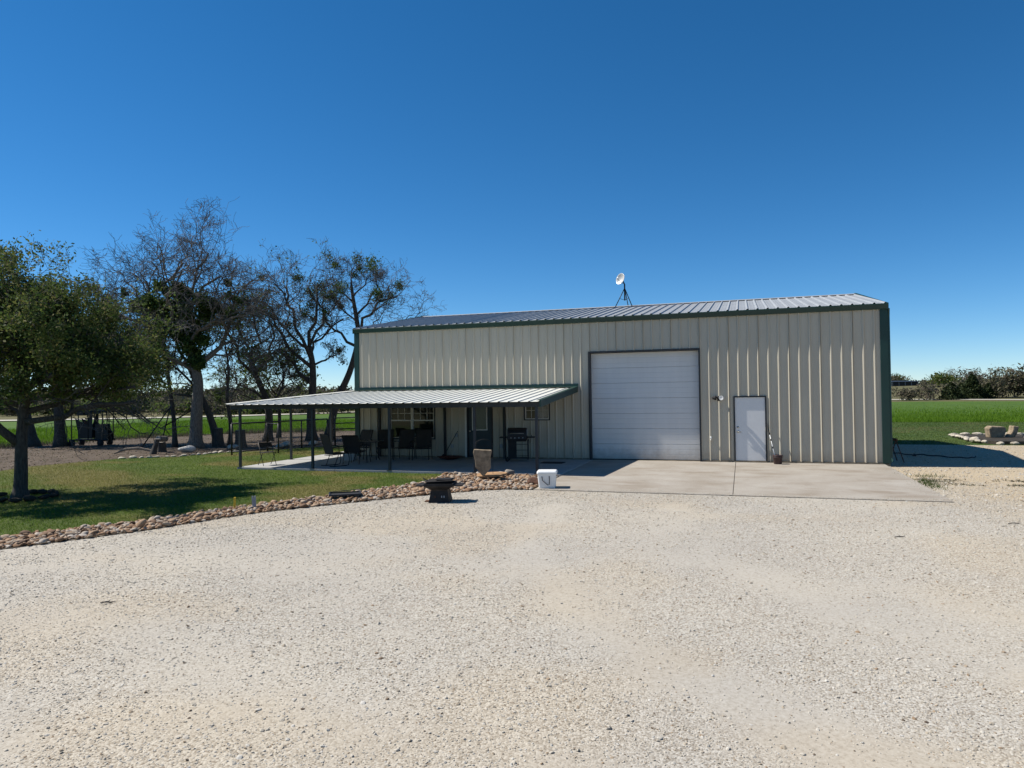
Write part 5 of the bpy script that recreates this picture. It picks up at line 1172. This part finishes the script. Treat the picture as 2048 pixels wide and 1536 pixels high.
# trees whose trunks stand behind the near oak
leafy = lambda seed: dict(seed=seed, nch=(0, 6, 5, 5), ratio=(0, .58, .55, .55), ang=(0, 52, 52, 52), up=(0, .1, .12, .15), rmin=.01)
for lab, b, tk, lm, sd, lf in (('leafy tree with a straight dark trunk left of the cattle chute', (-20.1, 4.0, -.12), [(0, 0, 0), (-.1, 0, 1.8), (-.15, 0, 3.6), (-.1, 0, 5.0)], [(.5, (-2.2, .4, 4.6), .12), (.6, (2.3, -.2, 5.0), .12), (.75, (-1.6, -.8, 6.8), .1), (.9, (1.5, .6, 7.4), .1), (1.0, (-.2, .2, 8.0), .1), (.8, (3.2, .6, 6.2), .09), (.65, (.6, 1.5, 5.4), .09), (.6, (3.8, 0, 4.0), .08)], 71, 'leaf_oak'),
                               ('leafy tree with a trunk leaning left beyond the near oak', (-22.1, 3.8, -.12), [(.25, 0, 0), (0, 0, 1.2), (-.5, 0, 2.8), (-.9, 0, 4.6)], [(.3, (-1.6, -.3, 2.6), .12), (.6, (1.2, .3, 5.2), .12), (.8, (-2.4, .3, 6.2), .1), (1.0, (-.8, 0, 7.6), .1), (.9, (1.2, -.5, 7.4), .1), (.75, (-3.2, .4, 4.8), .1)], 72, 'leaf_spring'),
                               ('small green tree with fresh leaves between the bare trees', (-12.6, 12.2, -.12), [(0, 0, 0), (.1, 0, 1.5), (-.1, 0, 2.8)], [(.5, (-1.6, .2, 3.0), .06), (.7, (1.5, .3, 3.6), .06), (.9, (-.9, -.4, 4.6), .06), (1.0, (.6, .2, 5.0), .06), (.8, (-2.2, .2, 4.2), .05)], 73, 'leaf_spring')):
    o_, T_ = make_tree(lab, b, tk, .27 if sd != 73 else .12, .14 if sd != 73 else .07, lm, leafy(sd), 'bark_dark', 'twig', 'leafy_tree')
    leaf_cloud(tip_points(T_, 9 if sd == 71 else 5 if sd == 72 else 3, .2, sd), .105, 'crown', M[lf], o_, 1.7, sd)
    if sd == 71: leaf_cloud(tip_points(T_, 2, .22, sd + 5), .10, 'young_leaves', M['leaf_spring'], o_, 1.7, sd)
# thin trunks round the big tree
for lab, b, tk, lm, sd in (('thin dark tree trunk left of the tall ivy tree', (-13.2, 4.4, -.12), [(.2, 0, 0), (.15, 0, 1.5), (-.05, 0, 3.0), (-.2, 0, 4.4)], [(.7, (-1.2, .2, 5.4), .05), (.9, (.5, .2, 6.0), .05), (1.0, (-.5, 0, 6.4), .05), (.6, (-1.6, .3, 4.0), .04)], 81),
                           ('dark trunk leaning left out of the foot of the tall ivy tree', (-11.35, 5.2, -.12), [(.3, 0, 0), (0, 0, 1.2), (-.55, 0, 2.6), (-1.2, 0, 4.0)], [(.7, (-2.6, .2, 4.8), .09), (.85, (-1.6, .3, 6.0), .09), (1.0, (-2.2, .2, 6.2), .08), (.6, (-2.6, -.2, 3.6), .06)], 82),
                           ('thin crooked trunk right of the tall ivy tree', (-11.1, 6.0, -.12), [(.1, 0, 0), (.2, 0, 1.0), (-.05, 0, 2.4), (.1, 0, 4.0)], [(.7, (1.3, .2, 5.6), .05), (.9, (-.4, .3, 6.4), .05), (1.0, (.7, .2, 6.8), .05), (.55, (1.5, 0, 4.2), .04)], 83)):
    o_, T_ = make_tree(lab, b, tk, .12 if sd != 82 else .22, .07, lm, bare(sd, nch=(0, 5, 5, 4, 3)), 'bark_dark', 'twig')
    leaf_cloud(tip_points(T_, 2, .15, sd, .5), .09, 'young_leaves', M['leaf_spring' if sd != 82 else 'leaf_oak'], o_, 1.6, sd)

# ------------------------------------------------------------------ far background
def far(px, d):
    p = CAM + FW0 * d + RT0 * ((px - 1024) / 1406.5 * d); z = float(terrain(p.x, p.y)); return (p.x, p.y, z)
def shrub_cloud(n, w, h, seed, flat=.25):
    r = np.random.default_rng(seed); k = 7; out = []
    for j in range(k):
        c = np.array([r.normal(0, w * .3), r.normal(0, w * .3), h * r.uniform(.25, .75)]); out.append(c + r.normal(0, 1, (n // k, 3)) * np.array([w * .2, w * .2, h * .17]))
    P = np.concatenate(out); P[:, 2] = np.clip(P[:, 2], .05, h * 1.1); return P
def far_tree(name, label, px, d, w, h, mt, seed, n=900, size=.3, stems=5, conical=False, elong=1.8, group=None):
    root = thing(name, label, 'tree', far(px, d), 0, group); r = random.Random(seed); m_ = MB()
    for k in range(stems):
        a = r.uniform(0, 6.28); l_ = r.uniform(.55, .95); m_.tube([(0, 0, -.2), (.12 * w * math.cos(a), .12 * w * math.sin(a), h * .35 * l_), (.3 * w * math.cos(a) * r.uniform(.5, 1.2), .3 * w * math.sin(a), h * l_)], [.05 * h / 4, .03 * h / 4, .015], 4)
        for j in range(7):
            t = r.uniform(.3, 1); p = Vector((.3 * w * math.cos(a) * t, .3 * w * math.sin(a) * t, h * l_ * t)); m_.tube([p, p + Vector((r.gauss(0, .16) * w, r.gauss(0, .16) * w, r.uniform(.05, .25) * h))], [.025, .012], 3, False)
    m_.build('trunk', M['twig'], root)
    if conical:
        rr_ = np.random.default_rng(seed); t = rr_.random(n) ** 1.4; a = rr_.random(n) * 6.28; rad_ = w / 2 * (1 - t) ** .7 * np.sqrt(rr_.random(n)) * (1 + .25 * np.sin(a * 3 + t * 9)); P = np.stack([rad_ * np.cos(a), rad_ * np.sin(a), .1 + t * h], 1)
    else: P = shrub_cloud(n, w, h, seed)
    leaf_cloud(P, size, 'crown', M[mt], root, elong, seed); return root
far_tree('juniper_tree', 'dark juniper, left one of the pair at the far right field edge', 1902, 146, 5.0, 3.4, 'leaf_juniper', 1, 2600, .28, 3, True)
far_tree('juniper_tree', 'dark juniper, taller right one of the pair at the far field edge', 1944, 147, 5.4, 5.0, 'leaf_juniper', 2, 3000, .28, 3, True)
far_tree('juniper_tree', 'small round dark juniper between the juniper pair', 1922, 150, 4.0, 3.2, 'leaf_juniper', 3, 1600, .28, 3, True)
far_tree('juniper_tree', 'small dark juniper right of the juniper pair', 1976, 148, 3.2, 3.0, 'leaf_juniper', 4, 1300, .28, 3, True)
far_tree('far_shrub', 'bare grey shrub nearest the building corner across the right field', 1812, 148, 4.0, 3.0, 'leaf_grey', 5, 500, .22, 9, elong=4)
far_tree('far_shrub', 'bare grey shrub left of the juniper pair across the right field', 1858, 147, 4.6, 3.9, 'leaf_grey', 6, 520, .22, 10, elong=4)
far_tree('far_tree', 'grey-green bushy tree right of the junipers across the field', 2003, 152, 6.0, 4.2, 'leaf_brush', 7, 1700, .3, 8, elong=2.5)
far_tree('far_tree', 'tall grey-green tree at the right edge across the field', 2030, 150, 7, 5.8, 'leaf_brush', 8, 2200, .3, 9, elong=2.5)
far_tree('far_tree', 'tall bare tree leaving the frame at the right edge', 2056, 150, 7, 6.4, 'leaf_grey', 9, 1500, .3, 10, elong=3)
far_tree('far_tree', 'rounded green tree on the rise behind the juniper pair', 1890, 238, 6.5, 4.6, 'leaf_oak', 10, 1600, .4, 5)
far_tree('far_tree', 'small round green tree above the dark shed on the rise', 1799, 285, 5.0, 4.6, 'leaf_spring', 11, 1100, .42, 4)
far_tree('far_tree', 'thin bare trees on the skyline right of the green tree', 1916, 246, 9, 6.2, 'leaf_grey', 12, 420, .3, 14, elong=5)
far_tree('far_tree', 'bare skyline tree above the taller juniper', 1946, 250, 9, 6.4, 'leaf_grey', 13, 420, .3, 14, elong=5)
far_tree('far_tree', 'grey tree at the skyline beside the building corner', 1776, 285, 7, 4.4, 'leaf_brush', 14, 900, .4, 6)

def brush(name, label, pxs, dr, hr, n, mt, per, size, seed):
    r = np.random.default_rng(seed); out = []
    for k in range(n):
        px = r.uniform(*pxs); d = r.uniform(*dr); h = r.uniform(*hr); w = h * r.uniform(.9, 1.7); out.append(shrub_cloud(per, w, h, seed * 999 + k) + np.array(far(px, d)))
    return tag(leaf_cloud(np.concatenate(out), size, name, M[mt], None, 3.0, seed), label, 'brush', kind='stuff')
brush('hillside_brush', 'brown and grey brush on the rise beyond the right field', (1885, 2150), (165, 300), (1.0, 2.6), 75, 'leaf_brush', 190, .3, 3)
brush('roadside_brush', 'brown brush lining the far road beyond the left field', (-160, 1000), (104, 135), (1.2, 2.8), 260, 'leaf_brush', 210, .26, 4)
brush('distant_brush', 'low brown thicket on the far ridge beyond the left field', (-250, 1500), (150, 330), (1.4, 3.0), 320, 'leaf_brush', 150, .42, 5)
brush('skyline_brush', 'thin far brush along the skyline left of the green trees', (1700, 1960), (285, 400), (1.2, 2.8), 46, 'leaf_brush', 130, .5, 9)
brush('roadside_greenery', 'green leafing shrubs among the roadside brush at left', (-160, 900), (103, 128), (1.2, 3.2), 60, 'leaf_spring', 200, .22, 6)

sd_ = thing('far_shed', 'long low dark shed on the rise beyond the right field', 'shed', far(1811, 262), YAW + .05)
MB().box(-5.2, 0, -.5, 5.0, 4, 1.5).build('wall', M['dark_steel'], sd_); MB().prism([(-.4, 1.45), (4.4, 1.85), (4.4, 2.0), (-.4, 1.6)], -5.5, 5.3, 'x').build('roof', M['post_steel'], sd_)
for k in range(5): MB().box(-5.0 + k * 2.4, -.05, -.4, -4.85 + k * 2.4, 0.0, 1.4).build('post', M['grey_plastic'], sd_)
pl = MB(); pl.tube([(0, 0, -.3), (0, 0, 5.6)], [.12, .08], 8); q = pl.build('pole', M['bark_dark']); tp_ = thing('utility_pole', 'thin wooden utility pole on the rise at right', 'utility pole', far(1981, 215)); q.parent = tp_
MB().box(-.6, -.05, 5.2, .6, .05, 5.3).build('crossarm', M['bark_dark'], tp_)
